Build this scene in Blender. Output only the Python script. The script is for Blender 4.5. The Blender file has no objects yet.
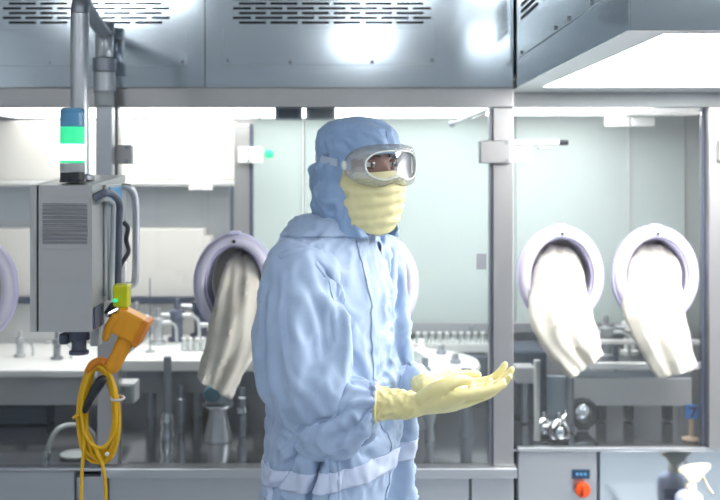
import bpy, bmesh, math, random
import numpy as np
from mathutils import Vector, Matrix
random.seed(4)
SC = bpy.context.scene
COL = SC.collection
# ------------------------------------------------------------------ camera, world, exposure
EYE, HX, HY, FPX = 1.65, 360.0, 167.0, 1000.0
def P(px, py, D):
    """point of the place seen at that pixel from D metres away"""
    return Vector(((px - HX) * D / FPX, D, EYE - (py - HY) * D / FPX))
def X(px, D): return (px - HX) * D / FPX
def Z(py, D): return EYE - (py - HY) * D / FPX
cam_d = bpy.data.cameras.new('camera'); cam = bpy.data.objects.new('camera', cam_d); COL.objects.link(cam)
cam.location = (0, 0, EYE); cam.rotation_euler = (math.radians(90), 0, 0)
cam_d.sensor_width = 36; cam_d.lens = 50; cam_d.shift_y = -(250 - HY) / 720.0; cam_d.clip_start = 0.05
cam_d.dof.use_dof = True; cam_d.dof.focus_distance = 2.12; cam_d.dof.aperture_fstop = 3.6
SC.camera = cam
SC.view_settings.view_transform = 'Standard'; SC.view_settings.look = 'None'
SC.view_settings.gamma = 1.0; SC.view_settings.use_curve_mapping = False
SC.view_settings.exposure = 0.2
SC.cycles.use_denoising = True
SC.cycles.max_bounces = 10; SC.cycles.transparent_max_bounces = 24
SC.cycles.sample_clamp_indirect = 6.0
SC.cycles.caustics_reflective = False; SC.cycles.caustics_refractive = False
w = bpy.data.worlds.new('world'); SC.world = w; w.use_nodes = True
w.node_tree.nodes['Background'].inputs[0].default_value = (.75, .85, 1, 1)
w.node_tree.nodes['Background'].inputs[1].default_value = 0.3
E_ROOM, E_INNER, E_RIGHT, E_HOOD = 12.5, 4.2, 7.5, 11.5

# ------------------------------------------------------------------ materials
def lin(c):
    c = c / 255.0
    return c / 12.92 if c <= 0.04045 else ((c + 0.055) / 1.055) ** 2.4
def rgb(r, g, b): return (lin(r), lin(g), lin(b), 1.0)
MATS = {}
def mat(name, col, rough=0.5, metal=0.0, var=0.06, scale=(6, 6, 6), bump=0.0, bscale=40, sheen=0.0, coat=0.0, trans=0.0, spec=0.5, rvar=0.12):
    m = bpy.data.materials.new(name); m.use_nodes = True; nt = m.node_tree; N = nt.nodes; L = nt.links
    b = N['Principled BSDF']
    tc = N.new('ShaderNodeTexCoord'); mp = N.new('ShaderNodeMapping'); mp.inputs['Scale'].default_value = scale
    nz = N.new('ShaderNodeTexNoise'); nz.inputs['Scale'].default_value = 2.0; nz.inputs['Detail'].default_value = 4
    L.new(tc.outputs['Object'], mp.inputs['Vector']); L.new(mp.outputs['Vector'], nz.inputs['Vector'])
    mx = N.new('ShaderNodeMix'); mx.data_type = 'RGBA'
    d = tuple(max(0, c * (1 - var)) for c in col[:3]) + (1,); l = tuple(min(1, c * (1 + var)) for c in col[:3]) + (1,)
    mx.inputs[6].default_value = d; mx.inputs[7].default_value = l
    L.new(nz.outputs['Fac'], mx.inputs[0]); L.new(mx.outputs[2], b.inputs['Base Color'])
    mr = N.new('ShaderNodeMapRange'); mr.inputs[3].default_value = max(.02, rough * (1 - rvar)); mr.inputs[4].default_value = min(1, rough * (1 + rvar))
    L.new(nz.outputs['Fac'], mr.inputs[0]); L.new(mr.outputs[0], b.inputs['Roughness'])
    b.inputs['Metallic'].default_value = metal
    b.inputs['Specular IOR Level'].default_value = spec
    b.inputs['Coat Weight'].default_value = coat
    b.inputs['Sheen Weight'].default_value = sheen
    b.inputs['Transmission Weight'].default_value = trans
    if bump:
        n2 = N.new('ShaderNodeTexNoise'); n2.inputs['Scale'].default_value = bscale; n2.inputs['Detail'].default_value = 3
        L.new(mp.outputs['Vector'], n2.inputs['Vector'])
        bp = N.new('ShaderNodeBump'); bp.inputs['Strength'].default_value = bump; bp.inputs['Distance'].default_value = .002
        L.new(n2.outputs['Fac'], bp.inputs['Height']); L.new(bp.outputs[0], b.inputs['Normal'])
    MATS[name] = m
    return m
def emis(name, col, s):
    m = bpy.data.materials.new(name); m.use_nodes = True; N = m.node_tree.nodes; b = N['Principled BSDF']
    b.inputs['Base Color'].default_value = (.8, .8, .8, 1)
    b.inputs['Emission Color'].default_value = col; b.inputs['Emission Strength'].default_value = s
    return m
def glass(name, tint, refl=1.0, haze=0.0, hazecol=(.9, .95, .95, 1), rough=0.0):
    m = bpy.data.materials.new(name); m.use_nodes = True; nt = m.node_tree; N = nt.nodes; L = nt.links
    N.remove(N['Principled BSDF']); out = N['Material Output']
    tr = N.new('ShaderNodeBsdfTransparent'); tr.inputs[0].default_value = tint
    gl = N.new('ShaderNodeBsdfGlossy'); gl.inputs['Roughness'].default_value = rough
    fr = N.new('ShaderNodeFresnel'); fr.inputs[0].default_value = 1.45
    mu = N.new('ShaderNodeMath'); mu.operation = 'MULTIPLY'; mu.inputs[1].default_value = refl
    L.new(fr.outputs[0], mu.inputs[0])
    mx = N.new('ShaderNodeMixShader'); L.new(mu.outputs[0], mx.inputs[0]); L.new(tr.outputs[0], mx.inputs[1]); L.new(gl.outputs[0], mx.inputs[2])
    last = mx
    if haze:
        df = N.new('ShaderNodeBsdfDiffuse'); df.inputs[0].default_value = hazecol
        tl = N.new('ShaderNodeBsdfTranslucent'); tl.inputs[0].default_value = hazecol
        a = N.new('ShaderNodeMixShader'); a.inputs[0].default_value = .5; L.new(df.outputs[0], a.inputs[1]); L.new(tl.outputs[0], a.inputs[2])
        nz = N.new('ShaderNodeTexNoise'); nz.inputs['Scale'].default_value = 3
        mr = N.new('ShaderNodeMapRange'); mr.inputs[3].default_value = haze * .8; mr.inputs[4].default_value = haze * 1.2
        L.new(nz.outputs['Fac'], mr.inputs[0])
        b = N.new('ShaderNodeMixShader'); L.new(mr.outputs[0], b.inputs[0]); L.new(mx.outputs[0], b.inputs[1]); L.new(a.outputs[0], b.inputs[2]); last = b
    L.new(last.outputs[0], out.inputs[0])
    return m
STEEL = mat('brushed_steel', rgb(196, 199, 203), .32, .85, .05, (2, 2, 18))
STEEL_UP = mat('satin_steel_sheet', rgb(212, 222, 228), .13, .92, .05, (1.5, 1.5, 3))
STEEL_FR = mat('frame_steel', rgb(178, 177, 177), .36, .85, .05, (14, 14, 2))
STEEL_DK = mat('dark_steel', rgb(150, 154, 162), .35, .85, .08)
STEEL_TOP = mat('polished_worktop_steel', rgb(176, 178, 186), .12, .95, .05)
STEEL_CAB = mat('console_steel', rgb(186, 186, 187), .42, .5, .07, (3, 3, 10))
CHROME = mat('chrome', rgb(225, 228, 232), .08, 1, .02)
DARK = mat('black_recess', rgb(30, 38, 46), .6)
NAVY = mat('dark_blue_grey_paint', rgb(66, 74, 92), .45)
GREYP = mat('grey_painted_metal', rgb(198, 198, 201), .4, .2)
GREYD = mat('mid_grey_metal', rgb(150, 152, 158), .4, .3)
WHITE = mat('white_enamel', rgb(240, 240, 240), .35, 0, .02)
CREAM = mat('cream_panel', rgb(212, 209, 205), .5, 0, .02)
BACKG = mat('pale_green_panel', rgb(176, 188, 187), .45, 0, .03)
ROOMW = mat('cleanroom_wall_panel', rgb(232, 236, 240), .5, 0, .03)
FLOORM = mat('grey_vinyl_floor', rgb(166, 172, 178), .35, 0, .05)
RINGM = mat('white_port_plastic', rgb(212, 209, 226), .3, 0, .02)
RINGL = mat('lilac_port_plastic', rgb(208, 206, 238), .35, 0, .02)
SLEEVE = mat('cream_sleeve_fabric', rgb(202, 198, 186), .75, 0, .03, bump=.15, sheen=.2)
SUIT = mat('pale_blue_coverall_fabric', rgb(165, 186, 216), .62, 0, .035, (5, 5, 5), bump=.12, bscale=25, sheen=.25)
SUITB = mat('pale_blue_binding_tape', rgb(205, 216, 240), .6, 0, .02, bump=.1)
HOODM = mat('blue_hood_fabric', rgb(146, 174, 211), .6, 0, .05, bump=.15, sheen=.2)
GLOVE = mat('yellow_latex', rgb(232, 221, 160), .45, 0, .05, bump=.1, bscale=30)
MASKM = mat('pale_yellow_mask_fabric', rgb(228, 220, 170), .75, 0, .04, bump=.2, bscale=50)
SKIN = mat('skin', rgb(138, 96, 84), .5, 0, .05)
BROW = mat('dark_hair', rgb(40, 28, 26), .7)
EYEW = mat('eye_white', rgb(225, 218, 214), .2, coat=.5)
IRIS = mat('dark_iris', rgb(38, 24, 20), .15, coat=1)
GOGF = mat('clear_goggle_plastic', rgb(222, 226, 222), .25, 0, .02)
STRAPM = mat('pale_elastic', rgb(196, 208, 228), .7)
BLACKP = mat('black_plastic', rgb(34, 38, 46), .4)
DGREYP = mat('dark_grey_plastic', rgb(92, 98, 116), .45)
LGREYP = mat('light_grey_plastic', rgb(176, 182, 184), .4)
YEL = mat('yellow_cable_sheath', rgb(226, 178, 24), .45, 0, .08)
ORA = mat('orange_yellow_plastic', rgb(232, 158, 30), .42, 0, .05)
ORAD = mat('deep_orange_plastic', rgb(214, 128, 22), .45, 0, .05)
LIME = mat('lime_yellow_plastic', rgb(206, 208, 20), .35)
BLUEL = mat('blue_label', rgb(96, 158, 206), .45)
BLUES = mat('bright_blue_label', rgb(74, 146, 240), .4)
BLUED = mat('deep_blue', rgb(26, 44, 120), .4)
REDO = mat('orange_red_knob', rgb(236, 84, 28), .35)
LABD = mat('dark_teal_label', rgb(30, 62, 88), .4)
TEALB = mat('teal_grey_knob', rgb(96, 134, 152), .3, .3)
LILACB = mat('lilac_bottle_plastic', rgb(192, 198, 234), .35)
BOTW = mat('ivory_spray_plastic', rgb(228, 222, 200), .4)
AMBER = mat('pale_peach_plastic', rgb(226, 196, 172), .45)
GLASS_A = glass('clear_glass', (.97, .985, .98, 1), 1.0)
GLASS_C = glass('faintly_hazy_glass', (.965, .98, .977, 1), 1.0, .045, (.9, .95, .95, 1))
GLASS_B = glass('hazy_glass', (.95, .975, .97, 1), 1.0, .08, (.88, .94, .94, 1))
LENS = glass('goggle_lens', (.95, .96, .96, 1), 1.0, .04)
FRAMEG = glass('goggle_translucent_frame', (.97, .98, .98, 1), .7, .26, (.88, .9, .9, 1), .15)
VIALG = glass('vial_glass', (.92, .95, .96, 1), 2.0, .35)
LIGHT_ROOM = emis('room_light_diffuser', (.93, .97, 1, 1), E_ROOM)
LIGHT_IN = emis('chamber_light_diffuser', (1, .99, .96, 1), E_INNER)
LIGHT_IN2 = emis('right_chamber_light_diffuser', (1, .99, .97, 1), E_RIGHT)
LIGHT_HOOD = emis('hood_light_diffuser', (1, .985, .97, 1), E_HOOD)
GREEN_ON = emis('lit_green_lens', (.36, 1, .60, 1), 1.9)
GREEN_DIM = emis('green_lens', (.04, .62, .28, 1), .9); GREEN_DIM.node_tree.nodes['Principled BSDF'].inputs['Base Color'].default_value = rgb(40, 190, 120)
BLUE_DIM = mat('blue_lens', rgb(96, 160, 200), .25, 0, .02)

# ------------------------------------------------------------------ mesh helpers
class MB:
    def __init__(self): self.bm = bmesh.new(); self.round = False
    def box(self, x0, x1, y0, y1, z0, z1, bev=0.0, seg=2, rot=None, piv=None):
        if x0 > x1: x0, x1 = x1, x0
        if y0 > y1: y0, y1 = y1, y0
        if z0 > z1: z0, z1 = z1, z0
        t = bmesh.new()
        vs = [t.verts.new((x, y, z)) for x in (x0, x1) for y in (y0, y1) for z in (z0, z1)]
        for q in ((0, 1, 3, 2), (4, 6, 7, 5), (0, 4, 5, 1), (2, 3, 7, 6), (0, 2, 6, 4), (1, 5, 7, 3)): t.faces.new([vs[i] for i in q])
        if bev:
            bmesh.ops.bevel(t, geom=t.edges[:], offset=bev, segments=seg, profile=.5, affect='EDGES')
        if rot is not None:
            c = Vector(piv) if piv is not None else Vector(((x0 + x1) / 2, (y0 + y1) / 2, (z0 + z1) / 2))
            bmesh.ops.transform(t, matrix=Matrix.Translation(c) @ rot.to_4x4() @ Matrix.Translation(-c), verts=t.verts)
        bmesh.ops.recalc_face_normals(t, faces=t.faces[:])
        self._merge(t); return self
    def _merge(self, t):
        me = bpy.data.meshes.new('tmp'); t.to_mesh(me); t.free(); self.bm.from_mesh(me); bpy.data.meshes.remove(me)
    def loft(self, rings, cap=True, closed=True):
        self.round = True
        t = bmesh.new(); R = [[t.verts.new(p) for p in r] for r in rings]; n = len(R[0])
        for a, b in zip(R, R[1:]):
            for i in range(n if closed else n - 1):
                j = (i + 1) % n
                t.faces.new((a[i], a[j], b[j], b[i]))
        if cap and closed:
            t.faces.new(list(reversed(R[0]))); t.faces.new(R[-1])
        bmesh.ops.recalc_face_normals(t, faces=t.faces[:])
        self._merge(t); return self
    def tube(self, pts, r, n=12, flat=1.0, round_caps=False):
        pts = [Vector(p) for p in pts]; m = len(pts)
        rs = list(r) if hasattr(r, '__len__') else [r] * m
        if round_caps:
            d0 = (pts[0] - pts[1]).normalized(); d1 = (pts[-1] - pts[-2]).normalized()
            pre = [(pts[0] + d0 * rs[0] * math.sin(a), rs[0] * math.cos(a)) for a in (1.45, 1.1, .6)]
            post = [(pts[-1] + d1 * rs[-1] * math.sin(a), rs[-1] * math.cos(a)) for a in (.6, 1.1, 1.45)]
            pts = [p for p, _ in pre] + pts + [p for p, _ in post]; rs = [q for _, q in pre] + rs + [q for _, q in post]; m = len(pts)
        tang = []
        for i in range(m):
            a = pts[max(0, i - 1)]; b = pts[min(m - 1, i + 1)]; tang.append((b - a).normalized())
        up = Vector((0, 0, 1)) if abs(tang[0].z) < .9 else Vector((1, 0, 0))
        u = (up - tang[0] * up.dot(tang[0])).normalized(); rings = []
        for i in range(m):
            u = (u - tang[i] * u.dot(tang[i])).normalized(); v = tang[i].cross(u)
            rings.append([pts[i] + (u * math.cos(2 * math.pi * k / n) + v * flat * math.sin(2 * math.pi * k / n)) * rs[i] for k in range(n)])
        return self.loft(rings)
    def cyl(self, a, b, r, n=20, r2=None):
        return self.tube([a, b], [r, r if r2 is None else r2], n)
    def lathe(self, prof, c, n=24, M=None):
        c = Vector(c); rings = []
        for (r, h) in prof:
            ring = []
            for k in range(n):
                a = 2 * math.pi * k / n
                p = Vector((max(r, 1e-4) * math.cos(a), max(r, 1e-4) * math.sin(a), h))
                if M is not None: p = M @ p
                ring.append(c + p)
            rings.append(ring)
        return self.loft(rings)
    def ball(self, c, r, n=16):
        rx, ry, rz = r if hasattr(r, '__len__') else (r, r, r)
        c = Vector(c); rings = []
        for i in range(1, n):
            a = math.pi * i / n
            rings.append([c + Vector((rx * math.sin(a) * math.cos(2 * math.pi * k / (2 * n)), ry * math.sin(a) * math.sin(2 * math.pi * k / (2 * n)), -rz * math.cos(a))) for k in range(2 * n)])
        return self.loft(rings)
    def mesh(self, name):
        me = bpy.data.meshes.new(name); self.bm.to_mesh(me); self.bm.free(); return me
    def build(self, name, m, parent=None, smooth=True, angle=40):
        smooth = smooth and self.round
        return link(name, self.mesh(name), m, parent, smooth, angle)
def link(name, me, m, parent=None, smooth=True, angle=40):
    if smooth:
        me.shade_smooth(); me.set_sharp_from_angle(angle=math.radians(angle))
    me.materials.append(m)
    o = bpy.data.objects.new(name, me); COL.objects.link(o)
    if parent is not None:
        o.parent = parent
        o.matrix_parent_inverse = Matrix.Translation(-parent.location)
    return o
def tag(o, label, cat, group=None, kind=None):
    o['label'] = label; o['category'] = cat
    if group: o['group'] = group
    if kind: o['kind'] = kind
    return o
def thing(name, label, cat, loc, group=None):
    o = bpy.data.objects.new(name, None); COL.objects.link(o); o.location = loc; o.empty_display_size = .05
    return tag(o, label, cat, group)
def dup(root, loc, label, scale=None):
    r = root.copy(); COL.objects.link(r); r.location = loc
    if label: r['label'] = label
    if scale: r.scale = scale
    for ch in list(root.children):
        c = ch.copy(); COL.objects.link(c); c.parent = r; c.matrix_parent_inverse = ch.matrix_parent_inverse.copy()
        for g in list(ch.children):
            d = g.copy(); COL.objects.link(d); d.parent = c; d.matrix_parent_inverse = g.matrix_parent_inverse.copy()
    return r
def struct(name, mb, m):
    o = mb.build(name, m); o['kind'] = 'structure'; return o
def bx(x0, x1, y0, y1, z0, z1, bev=0.0): return MB().box(x0, x1, y0, y1, z0, z1, bev)
def pbox(px0, px1, py0, py1, D, depth, bev=0.0):
    return MB().box(X(px0, D), X(px1, D), D, D + depth, Z(py1, D), Z(py0, D), bev)

# numpy gradient noise
_rng = np.random.RandomState(7); _perm = _rng.permutation(256); _perm = np.concatenate([_perm, _perm, _perm])
_grad = _rng.normal(size=(256, 3)); _grad /= np.linalg.norm(_grad, axis=1)[:, None]
def noise3(p):
    p = np.asarray(p, float); i = np.floor(p).astype(int); f = p - i; i &= 255
    u = f * f * f * (f * (f * 6 - 15) + 10); out = 0
    for dx in (0, 1):
        for dy in (0, 1):
            for dz in (0, 1):
                h = _perm[_perm[_perm[(i[:, 0] + dx) & 255] + ((i[:, 1] + dy) & 255)] + ((i[:, 2] + dz) & 255)] & 255
                g = _grad[h]; d = f - np.array([dx, dy, dz])
                wgt = (u[:, 0] if dx else 1 - u[:, 0]) * (u[:, 1] if dy else 1 - u[:, 1]) * (u[:, 2] if dz else 1 - u[:, 2])
                out = out + wgt * (g * d).sum(1)
    return out * 1.6
def get_co(me):
    a = np.empty(len(me.vertices) * 3); me.vertices.foreach_get('co', a); return a.reshape(-1, 3)
def get_no(me):
    a = np.empty(len(me.vertices) * 3); me.vertices.foreach_get('normal', a); return a.reshape(-1, 3)
def set_co(me, a):
    me.vertices.foreach_set('co', np.ascontiguousarray(a, dtype=np.float64).ravel()); me.update()
def remesh(mb, voxel, smooth=4, factor=.5):
    me = mb.mesh('tmp_src'); o = bpy.data.objects.new('tmp_src', me); COL.objects.link(o)
    r = o.modifiers.new('r', 'REMESH'); r.mode = 'VOXEL'; r.voxel_size = voxel
    if smooth:
        s = o.modifiers.new('s', 'SMOOTH'); s.factor = factor; s.iterations = smooth
    dg = bpy.context.evaluated_depsgraph_get(); dg.update()
    out = bpy.data.meshes.new_from_object(o.evaluated_get(dg))
    bpy.data.objects.remove(o); bpy.data.meshes.remove(me)
    return out
def spline(pts, n):
    pts = [np.array(p, float) for p in pts]; q = [2 * pts[0] - pts[1]] + pts + [2 * pts[-1] - pts[-2]]; out = []
    for i in range(1, len(q) - 2):
        for k in range(n):
            t = k / n; a, b, c, d = q[i - 1], q[i], q[i + 1], q[i + 2]
            out.append(.5 * ((2 * b) + (-a + c) * t + (2 * a - 5 * b + 4 * c - d) * t * t + (-a + 3 * b - 3 * c + d) * t ** 3))
    out.append(pts[-1]); return out

# ------------------------------------------------------------------ the room
XL, XR, YB, YE, ZC = -2.6, 2.6, -4.0, 4.6, 2.75
struct('floor', bx(XL, XR, YB, YE, -.05, 0), FLOORM)
struct('ceiling', bx(XL, XR, YB, YE, ZC, ZC + .05), WHITE)
struct('wall_left', bx(XL - .05, XL, YB, YE, 0, ZC), ROOMW)
struct('wall_right', bx(XR, XR + .05, YB, YE, 0, ZC), ROOMW)
struct('wall_rear', bx(XL, XR, YB - .05, YB, 0, ZC), ROOMW)
struct('wall_front', bx(XL, XR, YE, YE + .05, 0, ZC), ROOMW)
for (x, y, wx, wy, hh, lab) in ((0.02, -1.6, .36, .4, .10, 'flush white ceiling light reflected in the steel above the hooded worker'),
                            (.86, -.22, .3, .25, .03, 'flush white ceiling light to the right behind the photographer'),
                            (-1.7, -.22, .5, .4, .03, 'added unseen ceiling light at the left behind the photographer'),  # unseen lamp, added to brighten what the steel panels reflect
                            (1.9, -.9, .6, .5, .03, 'added unseen ceiling light at the far right behind the photographer'),  # added out of view to lift the rear wall and steel
                            (-1.3, .35, .5, .4, .03, 'added unseen fill light over the left side of the room'),  # fill lamp, added for the overall brightness
                            (.15, .6, .5, .4, .03, 'added unseen fill light over the middle of the room')):  # fill lamp, added to light the scene from the front
    t = thing('ceiling_light', lab, 'light', (x, y, ZC - .05), 'ceiling lights of the room')
    f = MB()
    for (a, b, c, d) in ((x - wx / 2 - .03, x + wx / 2 + .03, y - wy / 2 - .03, y - wy / 2), (x - wx / 2 - .03, x + wx / 2 + .03, y + wy / 2, y + wy / 2 + .03),
                         (x - wx / 2 - .03, x - wx / 2, y - wy / 2, y + wy / 2), (x + wx / 2, x + wx / 2 + .03, y - wy / 2, y + wy / 2)):
        f.box(a, b, c, d, ZC - .05, ZC - .001)
    f.build('light_frame', WHITE, t)
    bx(x - wx / 2 + .001, x + wx / 2 - .001, y - wy / 2 + .001, y + wy / 2 - .001, ZC - .03 - hh, ZC - .002, .004).build('diffuser', LIGHT_ROOM, t)

# ------------------------------------------------------------------ the filling enclosure
YF, YC = 3.2, 3.42          # front planes of the long section and of the set-back right section
ZB0, ZB1 = Z(107, YF), Z(88, YF)
ZW = Z(466, YF)             # worktop
YBK = 4.25; YBS = 4.254
def grille(px0, px1, parent, rows_full, rows_half, full_x0):
    y0, y1 = YF, YF + .004
    top = Z(-16, YF); bot = Z(26, YF); g = MB(); pitch = .0152; sh = .0078; sl = X(27, YF) - X(0, YF); gap = X(4.5, YF) - X(0, YF)
    zc = Z(22.6, YF); k = 0; prev = bot; xa, xb = X(px0, YF), X(px1, YF)
    while zc + sh / 2 < top - .003:
        g.box(xa, xb, y0, y1, prev, zc - sh / 2)
        if k % 2 == 0:
            xs = [(X(full_x0, YF) + i * (sl + gap), X(full_x0, YF) + i * (sl + gap) + sl) for i in range(rows_full)]
        else:
            h = X(18, YF) - X(0, YF); s = X(full_x0 - 6, YF); xs = [(s, s + h)]; s += h + gap
            for i in range(rows_full - 1): xs.append((s, s + sl)); s += sl + gap
            xs.append((s, s + h))
        c = xa
        for (a, b) in xs:
            if a > c: g.box(c, a, y0, y1, zc - sh / 2, zc + sh / 2)
            c = b
        g.box(c, xb, y0, y1, zc - sh / 2, zc + sh / 2)
        prev = zc + sh / 2; zc += pitch; k += 1
    g.box(xa, xb, y0, y1, prev, top)
    o = g.build('vent_grille', STEEL_UP, parent, False)
    bx(xa, xb, YF + .012, YF + .016, bot, top).build('grille_backing', DARK, o)
    return bot, top
def screw(parent, p, r=.006, axis='y'):
    m = MB()
    if axis == 'y': m.cyl(p - Vector((0, .004, 0)), p + Vector((0, .004, 0)), r, 12)
    else: m.cyl(p - Vector((.004, 0, 0)), p + Vector((.004, 0, 0)), r, 12)
    m.build('screw', STEEL_DK, parent)
def housing(px0, px1, gx0, gx1, nfull, gfull, label, panel, screws):
    xa, xb = X(px0, YF) + .0015, X(px1, YF) - .0015
    t = thing('upper_housing', label, 'equipment housing', ((xa + xb) / 2, YF, ZB1), 'steel housings above the enclosure')
    ztop = ZC - .02
    bx(xa, xb, YF + .017, YBK, ZB1 + .001, ztop).build('body', STEEL_FR, t)
    bot, top = grille(gx0, gx1, t, nfull, 0, gfull)
    s = MB(); y0, y1 = YF, YF + .0165; ga, gb = X(gx0, YF), X(gx1, YF)
    s.box(xa, xb, y0, y1, ZB1 + .002, bot); s.box(xa, xb, y0, y1, top, ztop)
    s.box(xa, ga, y0, y1, bot, top); s.box(gb, xb, y0, y1, bot, top)
    s.build('front_sheet', STEEL_UP, t, False)
    a, b, c, d = panel
    pz = MB(); x0, x1, z0, z1 = X(a, YF), X(b, YF), Z(d, YF), Z(c, YF)
    pz.box(x0, x1, YF - .003, YF - .0002, z0, z1, .001)
    ap = pz.build('access_panel', STEEL_UP, t)
    for (sx, sy) in screws: screw(ap, P(sx, sy, YF - .002))
    return t
housing(-80, 205, -1, 172, 5, 9, 'left steel housing with slotted vent, above the hanging console', (-70, 186, 30, 66), ((49, 63), (186 - 3, 62), (0 - 20, 63), (110, 63)))
housing(205, 513.5, 230, 430, 6, 239, 'wide steel housing with slotted vent above the worker', (223, 436, 28, 65), ((228, 61), (290, 62), (372, 62), (432, 60)))

# frame of beams and posts
fr = thing('enclosure_frame', 'steel frame of header beam and upright posts around the glass doors', 'frame', (0, YF, ZW))
bx(X(-80, YF), X(513.5, YF), YF, YF + .06, ZB0, ZB1, .002).build('header_beam', STEEL_FR, fr)
bx(X(97, YF), X(118, YF), YF + .001, YF + .055, ZW + .002, ZB0 - .001, .003).build('post', STEEL_FR, fr)
bx(X(493, YF), X(513.5, YF), YF - .002, YF + .06, ZW + .002, ZB0 - .001, .003).build('post', STEEL_FR, fr)
bx(X(-86, YF), X(-66, YF), YF, YF + .06, ZW + .002, ZB0 - .001, .003).build('post', STEEL_FR, fr)
bx(X(505, YC), X(760, YC), YC, YC + .06, Z(107, YC), Z(89, YC), .002).build('header_beam', LGREYP, fr)  # paler than the left beam: glow of the hood put into its colour
bx(X(706, YC), X(728, YC), YC - .03, YC + .05, ZW + .002, Z(107, YC) - .001, .003).build('post', STEEL_FR, fr)
bx(X(505, YC), X(760, YC), YC + .06, YBK, Z(107, YC) + .05, Z(20, YC)).build('top_cover', STEEL_FR, fr)
bx(XL + .3, X(513.5, YF), YBS, YBS + .04, ZW - .3, ZC - .04).build('back_sheet', STEEL_FR, fr)
bx(X(513.5, YF), X(760, YC), YBS, YBS + .04, ZW - .3, ZC - .04).build('back_sheet', STEEL_FR, fr)
bx(XL + .28, XL + .3, YF, YBK, ZW - .3, ZC - .04).build('end_sheet', STEEL_FR, fr)
bx(X(760, YC), X(760, YC) + .02, YC, YBK, ZW - .3, Z(20, YC)).build('end_sheet', STEEL_FR, fr)

# base cabinets and worktops
def cab(px0, px1, D, ztop, label, extra=None, m=STEEL):
    xa, xb = X(px0, D) + .001, X(px1, D) - .001
    t = thing('base_cabinet', label, 'cabinet', ((xa + xb) / 2, D, 0), 'steel base cabinets under the enclosure')
    bx(xa, xb, D + .02, D + .7, .06, ztop).build('body', STEEL_DK, t)
    bx(xa + .003, xb - .003, D, D + .019, .09, ztop - .002, .002).build('door_panel', m, t)
    bx(xa + .02, xb - .02, D + .05, D + .6, .001, .06).build('plinth', DARK, t)
    return t
ZB = Z(476, YF)
cab(-80, 75.5, YF + .005, Z(470, YF) - .004, 'grey steel base cabinet at the far left below the hanging console')
cab(75.5, 108, YF + .005, ZB - .003, 'narrow steel base cabinet behind the yellow cable tails')
cab(108, 470, YF + .005, ZB - .003, 'wide steel base cabinet behind the worker')
cab(470, 515, YF + .005, ZB - .003, 'narrow steel base cabinet at the foot of the middle post')
ZC_RIM = Z(447, YC)
c1 = cab(517, 598, YC + .005, ZC_RIM - .014, 'steel base cabinet carrying the orange emergency knob')
c2 = cab(598.8, 758, YC + .005, ZC_RIM - .014, 'glossy steel base cabinet behind the spray bottle', m=STEEL_UP)
bx(X(572, YC), X(590, YC), YC + .001, YC + .005, Z(479, YC), Z(470, YC)).build('label_plate', LABD, c1)
lm = MB()
for k in range(3): lm.box(X(576 + 4 * k, YC), X(578.6 + 4 * k, YC), YC, YC + .001, Z(475.6, YC), Z(473, YC))
lm.build('label_marking', BLUEL, c1)
Ry = Matrix.Rotation(math.radians(90), 3, 'X')
kb = MB(); kb.lathe([(.016, -.004), (.016, .012), (.024, .014), (.027, .024), (.025, .032), (.016, .036), (.001, .037)], P(581, 487.5, YC + .004), 24, Ry)
kb.build('emergency_knob', REDO, c1)
kh = MB(); kh.box(X(579.8, YC), X(582.2, YC), YC - .045, YC - .03, Z(493, YC), Z(482, YC), .002); kh.build('knob_grip', REDO, c1)

wt = thing('worktop', 'polished steel worktop running behind the left and middle glass', 'worktop', (X(220, YF), YF, ZW - .03))
bx(XL + .32, X(515.5, YF), YF - .015, YBK - .002, ZW - .004, ZW).build('top_plate', STEEL_TOP, wt)
bx(X(-80, YF), X(103, YF), YF - .014, YF + .03, Z(470, YF), ZW - .005, .002).build('front_edge', STEEL, wt)
bx(X(103.2, YF), X(516, YF), YF - .03, YF + .03, ZB, ZW + .001, .004).build('front_lip', STEEL, wt)
wt2 = thing('worktop', 'polished steel worktop behind the right-hand glass with two white sleeves', 'worktop', (X(610, YC), YC, ZC_RIM - .03))
bx(X(516.5, YF), X(758, YC), YC - .01, YBK - .002, ZC_RIM - .013, ZC_RIM - .004).build('top_plate', STEEL_TOP, wt2)
bx(X(517, YC), X(758, YC), YC - .014, YC + .015, ZC_RIM - .013, ZC_RIM + .002, .003).build('front_edge', STEEL, wt2)

# inner lights
t = thing('chamber_light', 'long bright light panel along the top of the left and middle chamber', 'light', (X(200, YF), 3.7, ZB0 + .02))
bx(X(-80, YF), X(236, 3.4), 3.27, 4.12, ZB0 + .01, ZB0 + .03).build('diffuser', LIGHT_IN, t)
bx(X(236, 3.4) + .02, X(505, YF), 3.27, 4.12, ZB0 + .01, ZB0 + .03).build('diffuser', LIGHT_IN, t)
bx(X(-80, YF), X(505, YF), 3.265, 4.2, ZB0 + .031, ZB0 + .055).build('light_housing', STEEL_FR, t)
t = thing('chamber_light', 'bright tube light along the top of the right-hand chamber', 'light', (X(600, YC), 3.75, ZB0 + .02))
bx(X(508, YC), X(663, YC), YC + .07, YC + .60, Z(106, YC), Z(106, YC) + .015, .004).build('diffuser', LIGHT_IN2, t)
bx(X(666, YC), X(704, YC), YC + .07, YC + .60, Z(106, YC), Z(106, YC) + .015, .002).build('end_cap', WHITE, t)
bx(X(508, YC), X(704, YC), YC + .07, YC + .60, Z(106, YC) + .016, Z(106, YC) + .028).build('light_housing', STEEL_FR, t)

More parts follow.
